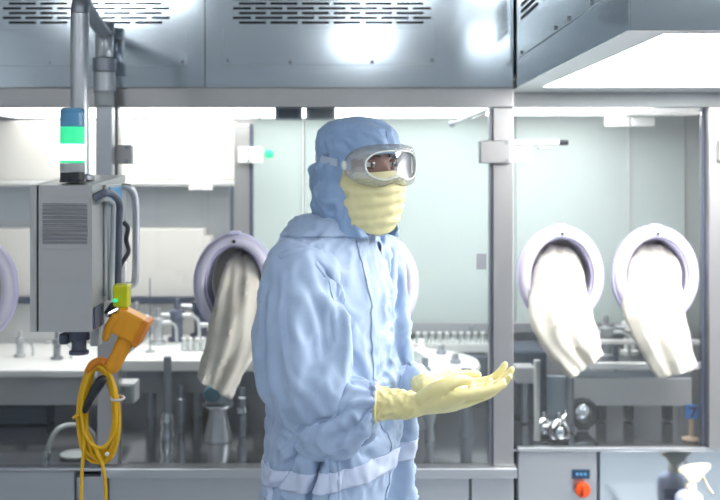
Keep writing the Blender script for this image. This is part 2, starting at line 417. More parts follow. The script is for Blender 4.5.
# inner back panels
D2 = 4.16
t = thing('chamber_cladding', 'tall cream panel with rounded lower lip at the back of the left chamber', 'panel', (X(110, D2), D2, Z(185, D2)))
pbox(-90, 234, 121, 181, 4.08, .12, .006).build('upper_sheet', CREAM, t)
MB().tube([P(-90, 182, 4.10), P(234, 182, 4.10)], .018, 14).build('lip', WHITE, t)
pbox(-90, 236, 186, 300, 4.22, .02).build('steel_sheet', STEEL, t)
cl = pbox(189, 212, 186, 190, 4.06, .02, .002).build('clip', WHITE, t)
t = thing('chamber_cladding', 'lower cream panel above the white machine table on the left', 'panel', (X(90, 4.0), 4.0, Z(300, 4.0)))
pbox(-90, 204, 229, 297, 4.12, .09, .004).build('sheet', CREAM, t)
pbox(-90, 211, 236, 297, 4.13, .08, .004).build('side_sheet', CREAM, t)
pbox(-90, 212, 298, 303, 4.09, .1).build('rail', NAVY, t)
t = thing('chamber_cladding', 'bright white splash panel behind the bottles on the left machine table', 'panel', (X(90, 4.0), 4.2, Z(355, 4.2)))
pbox(-90, 252, 304, 352, 4.19, .05).build('sheet', WHITE, t)
bx(X(-85, 4.2), X(300, 4.2), 4.235, 4.25, ZW + .002, Z(356, 4.2)).build('brightening_sheet', mat('pale_grey_sheet', rgb(206, 208, 214), .3, .3), t)  # pale plate added to brighten the dim space under the tables
t = thing('chamber_cladding', 'hazy pale green panel behind the worker and the middle glass', 'panel', (X(370, 4.2), 4.2, Z(320, 4.2)))
pbox(253, 515, 118, 322, 4.2, .03).build('sheet', BACKG, t)
pbox(303, 305, 118, 322, 4.19, .008).build('joint_strip', WHITE, t)
t = thing('chamber_cladding', 'hazy pale panel at the back of the right-hand chamber', 'panel', (X(610, 4.2), 4.2, Z(330, 4.2)))
pbox(516, 685, 112, 328, 4.2, .03).build('sheet', BACKG, t)
bx(X(516, 4.2), X(680, 4.2), 4.235, 4.25, ZW + .004, Z(330, 4.2)).build('brightening_sheet', MATS['pale_grey_sheet'], t)  # pale backing plate added to lighten the view behind the conveyor
pbox(628, 629.6, 112, 322, 4.19, .008).build('joint_strip', GREYP, t)
t = thing('back_rail', 'dark brown-grey rail along the back wall at bottle height', 'rail', (X(500, 4.2), 4.18, Z(330, 4.2)))
pbox(240, 660, 323, 333, 4.165, .03, .002).build('bar', GREYD, t)
for q in (262, 470, 560): pbox(q, q + 4, 325, 331, 4.15, .02, .002).build('bracket', STEEL_DK, t)
# inner post with door hinge seen through the glass
t = thing('inner_post', 'steel inner post left of the worker inside the chamber', 'post', (X(243, 3.9), 3.9, Z(380, 3.9)))
pbox(234.5, 251, 124, 322, 3.9, .05, .003).build('column', STEEL_FR, t)
pbox(249.5, 252.5, 124, 322, 3.895, .05).build('seal', NAVY, t)
pbox(230, 233, 186, 300, 3.95, .03).build('dark_rod', DGREYP, t)
t = thing('hinge_block', 'white hinge block on the inner post left of the worker', 'hinge', P(250, 163, 3.86))
pbox(238, 262, 147, 163, 3.86, .039, .003).build('plate', WHITE, t)
for q in (149.5, 160.5): MB().cyl(P(248.5, q, 3.855), P(248.5, q, 3.862), .005, 10).build('bolt', STEEL_DK, t)
MB().lathe([(.018, 0), (.018, .01), (.012, .014), (.001, .015)], P(269, 154, 3.87), 16, Ry).build('green_lamp', GREEN_DIM, t)
# dark brackets under the chamber top
for (a, b, lab) in ((275, 302, 'dark square bracket hanging left of the glass joint above the worker'), (306, 335, 'dark square bracket hanging right of the glass joint above the worker')):
    t = thing('top_bracket', lab, 'bracket', P((a + b) / 2, 107, YF + .06), 'dark brackets under the header beam')
    bx(X(a, YF + .06), X(b, YF + .06), YF + .062, YF + .075, Z(119, YF), ZB0 + .008, .002).build('plate', STEEL_DK, t)
    bx(X(a + 3, YF + .06), X(b - 3, YF + .06), YF + .0605, YF + .063, Z(117, YF), ZB0 - .004, .0008).build('cover', DGREYP, t)

# glass doors
def door(px0, px1, py0, py1, D, g, label, holes=()):
    t = thing('glass_door', label, 'glass door', ((X(px0, D) + X(px1, D)) / 2, D, Z(py1, D)), 'glass doors of the enclosure')
    x0, x1, z0, z1 = X(px0, D), X(px1, D), Z(py1, D), Z(py0, D)
    bm = bmesh.new(); es = []
    loops = [[(x0, z0), (x1, z0), (x1, z1), (x0, z1)]]
    for (hx, hy, rx, rz) in holes:
        c = P(hx, hy, D + .023)
        loops.append([(c.x + (rx + .002) * math.cos(2 * math.pi * k / 56), c.z + (rz + .002) * math.sin(2 * math.pi * k / 56)) for k in range(56)])
    for lp in loops:
        vs = [bm.verts.new((x, D + .02, z)) for x, z in lp]
        es += [bm.edges.new((vs[i], vs[(i + 1) % len(vs)])) for i in range(len(vs))]
    fs = [g_ for g_ in bmesh.ops.triangle_fill(bm, edges=es, use_beauty=True)['geom'] if isinstance(g_, bmesh.types.BMFace)]
    ex = bmesh.ops.extrude_face_region(bm, geom=bm.faces[:])
    bmesh.ops.translate(bm, verts=[q for q in ex['geom'] if isinstance(q, bmesh.types.BMVert)], vec=(0, .006, 0))
    bmesh.ops.recalc_face_normals(bm, faces=bm.faces[:])
    me = bpy.data.meshes.new('pane'); bm.to_mesh(me); bm.free()
    link('pane', me, g, t, False)
    return t
ZD = 465
d0 = door(-65, 96.5, 107.5, ZD, YF, GLASS_A, 'clear glass door at the far left behind the hanging console', [(-21.5, 288, .127, .16)])
d1 = door(118.5, 303.5, 107.5, ZD, YF, GLASS_A, 'clear glass door between the console and the worker', [(236, 283, .127, .158)])
d2 = door(304.5, 489, 107.5, ZD, YF, GLASS_B, 'hazy glass door directly behind the worker with a grey sticker', [(377, 283, .127, .158)])
d3 = door(514, 703, 107.5, 446, YC, GLASS_C, 'wide hazy glass door holding the two white sleeves on the right', [(559, 275, .141, .166), (653, 275, .141, .166)])
bx(X(489.7, YF), X(492.6, YF), YF + .012, YF + .035, ZW + .003, ZB0 - .002).build('edge_seal', STEEL_DK, d2)
bx(X(303.5, YF), X(304.4, YF), YF + .019, YF + .027, ZW + .003, ZB0 - .002).build('edge_seal', LGREYP, d1)
bx(X(703.1, YC), X(705.8, YC), YC + .01, YC + .035, ZW + .003, Z(108, YC)).build('edge_seal', DGREYP, d3)
bx(X(477, YF), X(487, YF), YF + .017, YF + .0195, Z(270, YF), Z(254, YF)).build('sticker', GREYD, d2)
# hinges and closers
def hinge(px0, px1, py0, py1, D, label, y0=-.03, y1=.045, m=STEEL):
    t = bx(X(px0, D), X(px1, D), D + y0, D - .004, Z(py1, D), Z(py0, D), .004).build('door_hinge', m, fr)
    bx(X(px0, D), X((px0 * 2 + px1) / 3, D), D - .004, D + .0195, Z(py1, D) + .002, Z(py0, D) - .002, .002).build('glass_clamp', m, t)
    for q in (py0 + 2.5, py1 - 2.5):
        MB().cyl(Vector((X(px1 - 5, D), D + y0 - .004, Z(q, D))), Vector((X(px1 - 5, D), D + y0 + .002, Z(q, D))), .0065, 12).build('bolt', STEEL_DK, t)
hinge(479, 510, 140.5, 163.5, YF, '', m=STEEL_FR)
hinge(117, 134, 145, 164, YF, '', m=STEEL_FR)
hinge(714, 726, 140, 162, YC, '', y0=-.05, m=STEEL_FR)
t = thing('door_latch', 'white latch block with black-tipped rod right of the middle post', 'latch', P(523, 163, YC))
pbox(514.5, 533, 141, 163, YC - .03, .045, .004).build('block', WHITE, t)
MB().tube([P(514, 142.5, YC - .036), P(559, 142.5, YC - .036)], .0095, 14).build('rod', WHITE, t)
MB().tube([P(559, 142.5, YC - .036), P(568, 142.5, YC - .036)], .0092, 14).build('rod_tip', BLACKP, t)
pbox(538, 552, 146.5, 149.5, YC - .036, .012, .002).build('clip', LGREYP, t)
t = thing('ceiling_bracket', 'pair of white blocks under the right-hand chamber light', 'bracket', P(631, 126, 3.9))
pbox(607, 629.5, 117, 126, 3.95, .04, .002).build('block', WHITE, t)
pbox(632, 655, 117, 126, 3.95, .04, .002).build('block', WHITE, t)
t = thing('stay_arm', 'slim steel stay arm slanting under the header beam right of the worker', 'stay', P(470, 115, 3.4))
MB().tube([P(490, 109, YF + .07), P(452, 124, 3.75)], .006, 8).build('rod', STEEL_DK, t)
MB().ball(P(452, 124, 3.75), .014, 8).build('joint', STEEL_DK, t)

# glove ports
def sleeve_mesh(secs, n=40, ripple=.02, seed=0):
    rings = []; ctl = []
    for (l, r, D, th) in secs:
        L = P(l[0], l[1], D); R = P(r[0], r[1], D); ctl.append(list(L) + list(R) + [th])
    for row in spline(ctl, 9):
        L = Vector(row[0:3]); R = Vector(row[3:6]); th = row[6]; c = (L + R) / 2; h = (R - L) / 2
        t = len(rings) / (9 * (len(secs) - 1)); ring = []
        for k in range(n):
            a = 2 * math.pi * k / n; ca, sa = math.cos(a), math.sin(a)
            fold = ripple * (math.sin(5 * ca + 2.2 * t * 3 + seed) + .8 * math.sin(11 * ca - 3 * t + seed * 2)) * (1 - ca * ca) ** .5
            sq = math.copysign(abs(sa) ** .8, sa)
            ring.append(c + h * ca + Vector((0, -1, 0)) * (th * sq + (fold if sa < 0 else fold * .5) * (-1)))
        rings.append(ring)
    last = rings[-1]; c = sum(last, Vector()) / len(last); d = (rings[-1][0] - rings[-4][0]).normalized()
    rings.append([c + (p - c) * .93 + d * .002 for p in last]); rings.append([c + (p - c) * .85 - d * .03 for p in last])
    return MB().loft(rings)
def port(px, py, D, rx, rz, label, secs=None, seed=0, lilac=True):
    c = P(px, py, D + .023)
    t = thing('glove_port', label, 'glove port', (c.x, D, c.z), 'oval glove ports in the glass doors')
    def ov(s, y, n=56): return [Vector((c.x + (rx + s) * math.cos(2 * math.pi * k / n), y, c.z + (rz + s) * math.sin(2 * math.pi * k / n))) for k in range(n)]
    m = MB(); y0 = D
    prof = [(-.028, y0 + .06), (-.006, y0 + .05), (0, y0 + .02), (0, y0 - .012), (-.004, y0 - .026), (-.012, y0 - .032), (-.026, y0 - .033), (-.031, y0 - .03), (-.033, y0 - .02), (-.034, y0 + .06)]
    rings = [ov(s, y) for s, y in prof]; rings.append(rings[0])
    m.loft(rings, cap=False).build('ring', RINGM, t)
    m = MB(); pr = [(.001, y0 - .010), (.006, y0 - .008), (.006, y0 + .018), (.001, y0 + .019)]
    rings = [ov(s, y) for s, y in pr]; rings.append(rings[0]); m.loft(rings, cap=False).build('outer_band', RINGL, t)
    m = MB(); pr = [(-.0345, y0 - .015), (-.0345, y0 + .12), (-.039, y0 + .12), (-.039, y0 - .015)]
    rings = [ov(s, y) for s, y in pr]; rings.append(rings[0]); m.loft(rings, cap=False).build('inner_tube', RINGL, t)
    m = MB(); m.loft([ov(-.040, y0 + .10), ov(-.040, y0 + .104)]).build('inner_membrane', SLEEVE, t)
    z = c.z + rz
    bx(c.x - .018, c.x + .018, y0 - .022, y0 + .012, z + .0005, z + .011, .003).build('latch', BLUED if False else MATS['lilac_port_plastic'], t)
    m = MB().cyl((c.x, y0 - .036, z - .02), (c.x, y0 - .031, z - .02), .006, 12).build('screw', BLACKP, t)
    if secs:
        sm = sleeve_mesh(secs, seed=seed); me = sm.mesh('sleeve'); co = get_co(me); no = get_no(me)
        co += no * (noise3(co * np.array([34, 20, 11]) + seed * 9)[:, None] * .006 + noise3(co * 45 + seed)[:, None] * .0025); set_co(me, co)
        link('sleeve', me, SLEEVE, t, True, 80)
    return t
port(-21.5, 288, YF, .127, .16, 'oval glove port cut by the left edge of the view')
port(236, 283, YF, .127, .158, 'lilac-edged oval glove port with hanging sleeve left of the worker',
     [((236, 250), (252, 252), 3.30, .02), ((226, 264), (260, 268), 3.24, .05), ((219, 285), (263, 290), 3.17, .055), ((212, 315), (264, 312), 3.11, .05), ((205, 345), (262, 333), 3.09, .04), ((200, 362), (248, 366), 3.09, .03), ((197, 376), (231, 398), 3.09, .02)], 1)
port(377, 283, YF, .127, .158, 'oval glove port hidden behind the worker, only its right rim showing')
port(559, 275, YC, .141, .166, 'oval glove port with creased cream sleeve just right of the middle post',
     [((550, 245), (570, 246), 3.50, .02), ((538, 260), (580, 260), 3.45, .05), ((532, 285), (586, 287), 3.38, .055), ((530, 318), (593, 315), 3.33, .05), ((541, 346), (600, 338), 3.31, .04), ((569, 378), (604, 353), 3.31, .022)], 2)
port(653, 275, YC, .141, .166, 'oval glove port with straight white sleeve at the far right',
     [((642, 244), (666, 245), 3.50, .02), ((630, 260), (677, 260), 3.45, .05), ((627, 285), (682, 288), 3.38, .055), ((624, 312), (685, 312), 3.33, .05), ((637, 345), (691, 340), 3.31, .045), ((656, 377), (697, 367), 3.31, .03)], 3.6)

# ------------------------------------------------------------------ machinery inside the chambers
def table(px0, px1, py0, py1, D, back, label, fas=None, legs=()):
    zt, zb = Z(py0, D), Z(py1, D)
    t = thing('machine_table', label, 'table', ((X(px0, D) + X(px1, D)) / 2, D, ZW))
    bx(X(px0, D), X(px1, D), D, back, zb, zt, .006).build('table_top', WHITE, t)
    if fas:
        m, f0, f1 = fas
        bx(X(px0, D) + .01, X(px1, D) - .01, D + .06, D + .08, Z(f1, D + .06), zb - .001).build('apron', m, t)
    for q in legs:
        MB().cyl(Vector((X(q, D + .2), D + .22, ZW + .001)), Vector((X(q, D + .2), D + .22, zb - .001)), .02, 14).build('leg', STEEL_DK, t)
    return t
table(-60, 98, 370, 378, 3.6, 4.15, 'white machine table behind the hanging console', (GREYP, 378, 405), (-30, 20, 84))
table(120, 288, 360, 372, 3.6, 4.15, 'white machine table between console and worker', (GREYD, 372, 393), (150, 196, 300))
# dark boxes under the left table
t = thing('control_box', 'dark blue-grey box under the left machine table', 'box', P(30, 433, 3.85))
bx(X(-20, 3.85), X(60, 3.85), 3.7, 3.79, ZW + .002, Z(406, 3.7), .006).build('body', NAVY, t)
t = thing('junction_box', 'small grey junction box on the post under the left table', 'box', P(129, 400, 3.3))
bx(X(119, 3.3), X(137, 3.3), 3.262, 3.34, Z(401, 3.3), Z(381, 3.3), .004).build('body', GREYP, t)
bx(X(121, 3.3), X(135, 3.3), 3.257, 3.2615, Z(399, 3.3), Z(383, 3.3), .002).build('lid', LGREYP, t)
# hose
t = thing('hose', 'pale grey hose arching up from the worktop at lower left', 'hose', P(50, 464, 3.27))
MB().tube(spline([P(47, 456, 3.28), P(49, 445, 3.28), P(56, 431, 3.3), P(68, 425, 3.34), P(84, 427, 3.4), P(92, 433, 3.45), P(94, 437, 3.47)], 6), .008, 10).build('tube', LGREYP, t)
MB().cyl(Vector((X(47, 3.28), 3.28, ZW + .002)), P(47.2, 450, 3.28), .011, 12).build('ferrule', CHROME, t)
t = thing('drip_tray', 'flat pale tray on the worktop behind the cable coil', 'tray', P(76, 459, 3.29))
MB().lathe([(.05, 0), (.055, .008), (.05, .01), (.046, .004), (.001, .004)], Vector((X(77, 3.31), 3.31, ZW + .001)), 24).build('dish', LGREYP, t)
# slim post, flared pillar, cylinder
def stand(px, D, prof, label, m=STEEL, name='support_pillar', parts=()):
    b = Vector((X(px, D), D, ZW + .001))
    t = thing(name, label, 'support', b, 'metal supports standing on the worktop')
    MB().lathe(prof, b, 24).build('column', m, t)
    for (nm, pr, mm) in parts: MB().lathe(pr, b, 24).build(nm, mm, t)
    return t
hp = Z(357, 3.5) - ZW
stand(167.5, 3.5, [(.014, .1), (.014, hp)], 'tall slim steel post left of the hanging sleeve', STEEL_DK, 'support_post',
      (('foot', [(.028, 0), (.03, .02), (.022, .05), (.028, .07), (.02, .098)], CHROME),))
h3 = Z(404, 3.5) - ZW
t = stand(218, 3.5, [(.05, 0), (.048, .02), (.034, .08), (.03, .12), (.034, h3 * .88), (.05, h3 * .93), (.054, h3)], 'flared steel pillar below the hanging sleeve', STEEL)
bx(X(205, 3.5), X(232, 3.5), 3.47, 3.53, Z(404, 3.5) + .001, Z(393, 3.5), .006).build('head', STEEL_DK, t)
MB().lathe([(.028, -.035), (.03, .0), (.026, .01), (.012, .014), (.001, .014)], P(212, 394, 3.44), 24, Ry).build('knob', TEALB, t)
h4 = Z(388, 3.55) - ZW
stand(242, 3.55, [(.013, 0), (.013, .03), (.017, .032), (.017, h4 * .8), (.012, h4 * .82), (.012, h4)], 'short dark cylinder stand right of the flared pillar', STEEL_DK, 'support_post', (('collar', [(.022, h4 * .5), (.022, h4 * .6)], CHROME),))
stand(181, 3.6, [(.011, 0), (.011, .03), (.016, .035), (.016, .12), (.009, .125), (.009, .17)], 'small dark fitting beside the slim post', STEEL_DK, 'support_post')
stand(430, 3.5, [(.018, 0), (.012, .05), (.03, .1), (.012, .17), (.012, .2)], 'pinched dark stand just right of the worker', STEEL_DK)
stand(466, 3.55, [(.03, 0), (.022, .04), (.018, .12), (.024, .2), (.02, .24)], 'dark curved stand below the outstretched hands', NAVY)
stand(537, 3.5, [(.012, 0), (.01, .05), (.012, .28)], 'slender white rod right of the middle post', WHITE, 'support_post')
stand(570, 3.62, [(.016, 0), (.014, .05), (.014, .34)], 'dark upright rod under the creased sleeve', STEEL_DK, 'support_post')
for (px, D, lab, r) in ((543.5, 3.56, 'chrome dome nearest the middle post on the right worktop', .036), (559, 3.50, 'largest chrome dome on the right worktop', .042), (566, 3.68, 'chrome dome furthest back beneath the dark rod', .028)):
    b = Vector((X(px, D), D, ZW + .001))
    t = thing('chrome_dome', lab, 'fitting', b, 'chrome domes on the right worktop')
    MB().lathe([(r * .7, 0), (r, r * .5), (r * .95, r * 1.1), (r * .6, r * 1.6), (r * .25, r * 1.8), (r * .2, r * 2.3), (.001, r * 2.35)], b, 24).build('dome', CHROME, t)
    MB().lathe([(r * .85, -.0005), (r * .85, r * .2)], b, 24).build('base_ring', BLACKP, t)
# wheel
wc = P(583, 413, 3.64)
t = thing('hand_wheel', 'small dark-rimmed wheel under the grey panel on the right', 'wheel', (wc.x, wc.y, ZW))
m = MB(); n = 32
rr = wc.z - ZW - .016
rings = [[wc + Vector((math.cos(2 * math.pi * k / n) * s, y, math.sin(2 * math.pi * k / n) * s)) for k in range(n)] for (s, y) in ((.046, -.02), (.055, -.012), (.055, .012), (.046, .02), (.034, .012), (.034, -.012))]
rings.append(rings[0]); m.loft(rings, cap=False).build('rim', BLACKP, t)
MB().lathe([(.032, -.012), (.034, .01), (.012, .02), (.001, .021)], wc, 24, Ry).build('hub', CHROME, t)
bx(wc.x - .02, wc.x + .02, 3.63, 3.66, ZW + .001, wc.z - .05).build('stand', BLACKP, t)
# grey panel unit on the right
t = thing('conveyor_unit', 'grey fronted conveyor unit behind the two right-hand sleeves', 'machine', (X(632, 3.72), 3.72, ZW))
bx(X(574, 3.72), X(692, 3.72), 3.72, 3.76, Z(406, 3.72), Z(378, 3.72), .004).build('front_panel', GREYP, t)
bx(X(574, 3.72), X(692, 3.72), 3.72, 4.1, Z(377.6, 3.72), Z(371, 3.72), .002).build('deck', STEEL_DK, t)
bx(X(590, 3.7), X(706, 3.7), 3.69, 3.715, Z(369, 3.7), Z(362.5, 3.7), .004).build('guide_rail', WHITE, t)
bx(X(590, 3.9), X(700, 3.9), 3.9, 3.92, Z(345, 3.9), Z(340, 3.9), .004).build('back_rail', WHITE, t)
for q in (632, 671, 604): bx(X(q - 4, 3.74), X(q + 4, 3.74), 3.765, 3.81, ZW + .001, Z(377, 3.74) - .001, .002).build('leg', BLACKP, t)
for q in (617, 660): bx(X(q - 2, 3.9), X(q + 2, 3.9), 3.905, 3.93, Z(370, 3.74), Z(345, 3.9), .002).build('rail_post', DGREYP, t)
for q in (617, 690): bx(X(q - 1.5, 3.7), X(q + 1.5, 3.7), 3.716, 3.73, Z(371, 3.72) , Z(364, 3.7), .001).build('rail_post', DGREYP, t)
# left of it: dark block with grey cover
t = thing('drive_unit', 'dark blue drive block low behind the middle post', 'machine', (X(530, 3.8), 3.8, ZW))
bx(X(514, 3.8), X(548, 3.8), 3.82, 4.05, ZW + .001, Z(352, 3.8), .01).build('body', NAVY, t)
bx(X(517, 3.7), X(536, 3.7), 3.72, 3.8, Z(385, 3.7), Z(368, 3.7), .006).build('cover', GREYP, t)
bx(X(524, 3.7), X(530, 3.7), 3.74, 3.78, ZW + .001, Z(385, 3.7) - .001, .003).build('leg', STEEL_DK, t)
t = thing('side_panel', 'pale blue-grey upright plate between the rods on the right', 'panel', P(555, 425, 3.8))
bx(X(545, 3.85), X(566, 3.85), 3.85, 3.87, ZW + .001, Z(376, 3.85), .004).build('plate', mat('pale_blue_grey_plate', rgb(176, 190, 206), .35, .2), t)
# blue sign with its numeral
t = thing('floor_sign', 'small blue sign with a dark numeral at the far right of the worktop', 'sign', (X(692, 3.5), 3.5, ZW))
bx(X(686, 3.5), X(698, 3.5), 3.5, 3.51, Z(419, 3.5), Z(405, 3.5), .002).build('plate', BLUES, t)
sv = MB(); sv.box(X(688.5, 3.5), X(696.5, 3.5), 3.498, 3.4995, Z(409, 3.5), Z(407, 3.5))
rings = [[P(694, 409, 3.498), P(696.5, 409, 3.498), P(696.5, 409, 3.4995), P(694, 409, 3.4995)], [P(690, 417, 3.498), P(692.5, 417, 3.498), P(692.5, 417, 3.4995), P(690, 417, 3.4995)]]
sv.loft(rings); sv.build('numeral', BLUED, t, False)
MB().cyl(Vector((X(692, 3.5), 3.506, ZW + .001)), Vector((X(692, 3.5), 3.506, Z(419, 3.5))), .009, 12).build('stem', AMBER, t)
MB().lathe([(.03, 0), (.03, .005), (.012, .012), (.001, .013)], Vector((X(691, 3.5), 3.506, ZW + .001)), 20).build('foot', AMBER, t)
# turntable
tc = Vector((X(398, 3.72), 3.72, Z(360, 3.75)))
t = thing('turntable', 'round white turntable behind the worker beside the gloved hands', 'turntable', (tc.x, tc.y, ZW))
MB().lathe([(.285, -.03), (.3, -.026), (.305, -.012), (.3, 0), (.26, .004), (.001, .004)], tc, 64).build('disc', WHITE, t)
MB().lathe([(.12, ZW - tc.z + .001), (.12, -.1), (.2, -.031)], tc, 40).build('pedestal', STEEL_DK, t)
MB().lathe([(.1, .0045), (.1, .02), (.08, .03), (.03, .034), (.03, .06), (.001, .062)], tc, 32).build('hub', STEEL, t)
for a in range(14):
    q = 2 * math.pi * a / 14 + .2
    c = tc + Vector((math.cos(q) * .215, math.sin(q) * .215, .0045))
    MB().lathe([(.02, 0), (.02, .012), (.012, .016), (.012, .022 + .012 * (a % 3)), (.001, .024 + .012 * (a % 3))], c, 14).build('holder', STEEL_DK if a % 2 else WHITE, t)
t = thing('drive_block', 'dark navy machine block behind the turntable', 'machine', (X(455, 4.0), 4.0, ZW))
bx(X(425, 4.02), X(488, 4.02), 4.02, 4.14, ZW + .001, Z(356, 4.02), .01).build('body', NAVY, t)
bx(X(432, 4.0), X(480, 4.0), 4.008, 4.0195, Z(390, 4.0), Z(366, 4.0), .003).build('cover', DGREYP, t)
# vial conveyors
def vial(b, s=1.0):
    m = MB().lathe([(.011 * s, 0), (.012 * s, .003), (.012 * s, .03 * s), (.007 * s, .036 * s), (.007 * s, .042 * s)], b, 14)
    return m
def vial_row(pxs, py, D, label, group):
    z0 = Z(py, D); first = None
    for i, q in enumerate(pxs):
        loc = Vector((X(q, D), D, z0 + .001))
        if first is None:
            first = thing('vial', label, 'vial', loc, group)
            vial(loc, 1.0).build('glass_body', VIALG, first)
            MB().lathe([(.0085, .042), (.0085, .05), (.001, .051)], loc, 12).build('cap', WHITE, first)
        else: dup(first, loc, None)
t = thing('vial_conveyor', 'white vial conveyor along the back right of the worker', 'conveyor', (X(440, 4.1), 4.08, ZW))
bx(X(405, 4.08), X(489, 4.08), 4.145, 4.165, Z(352, 4.08), Z(343, 4.08), .003).build('track', WHITE, t)
bx(X(405, 4.08), X(489, 4.08), 4.06, 4.145, Z(346, 4.08), Z(344.5, 4.08), .001).build('bed', WHITE, t)
bx(X(405, 4.05), X(489, 4.05), 4.05, 4.059, Z(351, 4.08), Z(342.5, 4.08), .002).build('front_guide', WHITE, t)
bx(X(409, 4.08), X(413, 4.08), 4.09, 4.12, ZW + .001, Z(346.2, 4.08), .001).build('leg', STEEL_DK, t)
bx(X(416, 4.08), X(420, 4.08), 4.15, 4.19, Z(351, 4.08), Z(340, 4.08), .001).build('wall_bracket', STEEL_DK, t)
vial_row([418 + 7.2 * i for i in range(10)], 344.4, 4.10, 'small capped glass vial in the row on the conveyor right of the worker', 'vials on the conveyor behind the worker')
ztb = 360
vial_row([187 + 6.2 * i for i in range(8)], 360 - 12, 3.6 + .21, 'small capped glass vial in the row behind the hanging sleeve', 'vials on the table left of the worker') if False else None
zt2 = Z(360, 3.6)
f = None
for i in range(8):
    D = 3.78; loc = Vector((X(184 + 6.5 * i, D), D, zt2 + .001))
    if f is None:
        f = thing('vial', 'small capped glass vial in the row behind the hanging sleeve', 'vial', loc, 'vials on the table left of the worker')
        vial(loc).build('glass_body', VIALG, f); MB().lathe([(.0085, .042), (.0085, .05), (.001, .051)], loc, 12).build('cap', WHITE, f)
    else: dup(f, loc, None)
# dosing pumps and valves on the tables
def pump(px, D, zt, s, label, m):
    b = Vector((X(px, D), D, zt + .001))
    t = thing('dosing_pump', label, 'pump', b, 'dosing pumps on the machine tables')
    MB().lathe([(.03 * s, 0), (.03 * s, .012 * s), (.018 * s, .016 * s), (.018 * s, .07 * s), (.026 * s, .075 * s), (.026 * s, .1 * s), (.01 * s, .106 * s), (.01 * s, .14 * s), (.001, .142 * s)], b, 18).build('body', m, t)
    MB().tube([b + Vector((-.05 * s, -.01, .086 * s)), b + Vector((.05 * s, -.01, .086 * s))], .009 * s, 10).build('cross_pipe', STEEL, t)
    MB().tube(spline([b + Vector((.05 * s, -.01, .086 * s)), b + Vector((.07 * s, -.01, .07 * s)), b + Vector((.075 * s, -.01, .03 * s)), b + Vector((.075 * s, -.01, .004))], 5), .006 * s, 8).build('outlet_tube', LGREYP, t)
    return t
zt1 = Z(370, 3.6)
pump(20, 3.85, zt1, .7, 'small pump left of the console foot on the left table', STEEL)
pump(57, 3.8, zt1, .75, 'slender valve standing on the left table below the console', STEEL_DK)
pump(158, 3.92, zt2, 1.0, 'steel pump near the thin rod on the middle table', STEEL)
pump(177, 3.99, zt2, 1.2, 'taller dark pump in the middle of the table', DGREYP)
pump(201, 4.05, zt2, 1.5, 'largest dark pump beside the lilac port rim', NAVY)
pump(214, 3.86, zt2, 1.0, 'white pump just left of the hanging sleeve', WHITE)
pump(136, 4.0, zt2, 1.1, 'steel pump behind the orange pendant', STEEL)
zt3 = Z(371, 3.72)
pump(606, 3.97, zt3, 1.2, 'pump seen between the two right-hand ports', STEEL)
pump(630, 4.05, zt3, 1.3, 'white pump between the two right-hand ports', WHITE)
pump(666, 4.0, zt3, 1.3, 'pump near the right-hand frame post', STEEL)
t = thing('rod_stand', 'very thin upright rod on the middle machine table', 'rod', Vector((X(150, 3.75), 3.75, zt2 + .001)))
MB().cyl(Vector((X(150, 3.75), 3.75, zt2 + .01)), P(150, 278, 3.75), .0022, 8).build('rod', DGREYP, t)
MB().lathe([(.02, 0), (.02, .006), (.005, .01)], Vector((X(150, 3.75), 3.75, zt2 + .001)), 16).build('foot', STEEL, t)

# ------------------------------------------------------------------ light hood, upper right
HXL, HYF, HZ = .496, 1.85, 1.903
hd = thing('light_hood', 'large steel overhead hood with glowing underside at the upper right', 'hood', (HXL, HYF, HZ))
HXR = 2.1; HZT = ZC - .001
bx(HXL, HXL + .004, HYF, YF - .003, HZ, HZT).build('side_sheet', STEEL_UP, hd)
bx(HXL + .0045, HXR, HYF, HYF + .004, HZ, HZT).build('front_sheet', STEEL_UP, hd)
bx(HXL + .01, HXR, HYF + .01, YF + .2, HZ + .05, HZT).build('body', STEEL_FR, hd)
r = MB(); LX = .578; LY0 = 1.90; LY1 = 3.17
r.box(HXL + .0045, LX, HYF + .0045, YF + .2, HZ, HZ + .03); r.box(LX, HXR, HYF + .0045, LY0, HZ, HZ + .03); r.box(LX, HXR, LY1, YF + .2, HZ, HZ + .03)
r.build('rim', STEEL, hd, False)
for (a, b) in ((LY0 + .001, 2.243), (2.247, 2.55), (2.556, LY1 - .001)):
    bx(LX + .001, HXR, a, b, HZ + .006, HZ + .03, .002).build('light_panel', LIGHT_HOOD, hd)
m = MB(); m.box(HXL - .003, HXL - .0003, 2.05, 3.12, 1.99, 2.6, .001); ap = m.build('access_panel', STEEL_UP, hd)
for q in (3.05, 2.52, 2.36, 2.13): screw(ap, Vector((HXL - .003, q, 2.0)), .006, 'x')
g = MB()
for k in range(7): g.box(HXL - .006, HXL - .0032, 2.78, 3.05, 2.10 + .02 * k, 2.108 + .02 * k)
g.build('vent_slot', DARK, hd, False)

# ------------------------------------------------------------------ hanging console, arm, signal lamp
CD0, CD1 = 2.35, 2.68
CXL, CXR = X(30, CD0), X(92, CD0); CZ0, CZ1, CZ2 = Z(332, CD0), Z(185.5, CD0), Z(175, CD1)
co_ = thing('control_console', 'grey steel control console hanging on an arm at the left', 'console', ((CXL + CXR) / 2, CD0, CZ0))
def wedge(x0, x1, y0, y1, inset=0):
    return MB().loft([[Vector((x0, y0, CZ0)), Vector((x0, y1, CZ0)), Vector((x0, y1, CZ2)), Vector((x0, y0, CZ1))], [Vector((x1, y0, CZ0)), Vector((x1, y1, CZ0)), Vector((x1, y1, CZ2)), Vector((x1, y0, CZ1))]])
wedge(X(38.6, CD0), CXR, CD0, CD1).build('housing', STEEL_CAB, co_, False)
wedge(X(36.6, CD0), X(38.5, CD0), CD0 + .006, CD1 - .004).build('gasket', BLACKP, co_, False)
wedge(CXL, X(36.5, CD0), CD0, CD1).build('door', STEEL_CAB, co_, False)
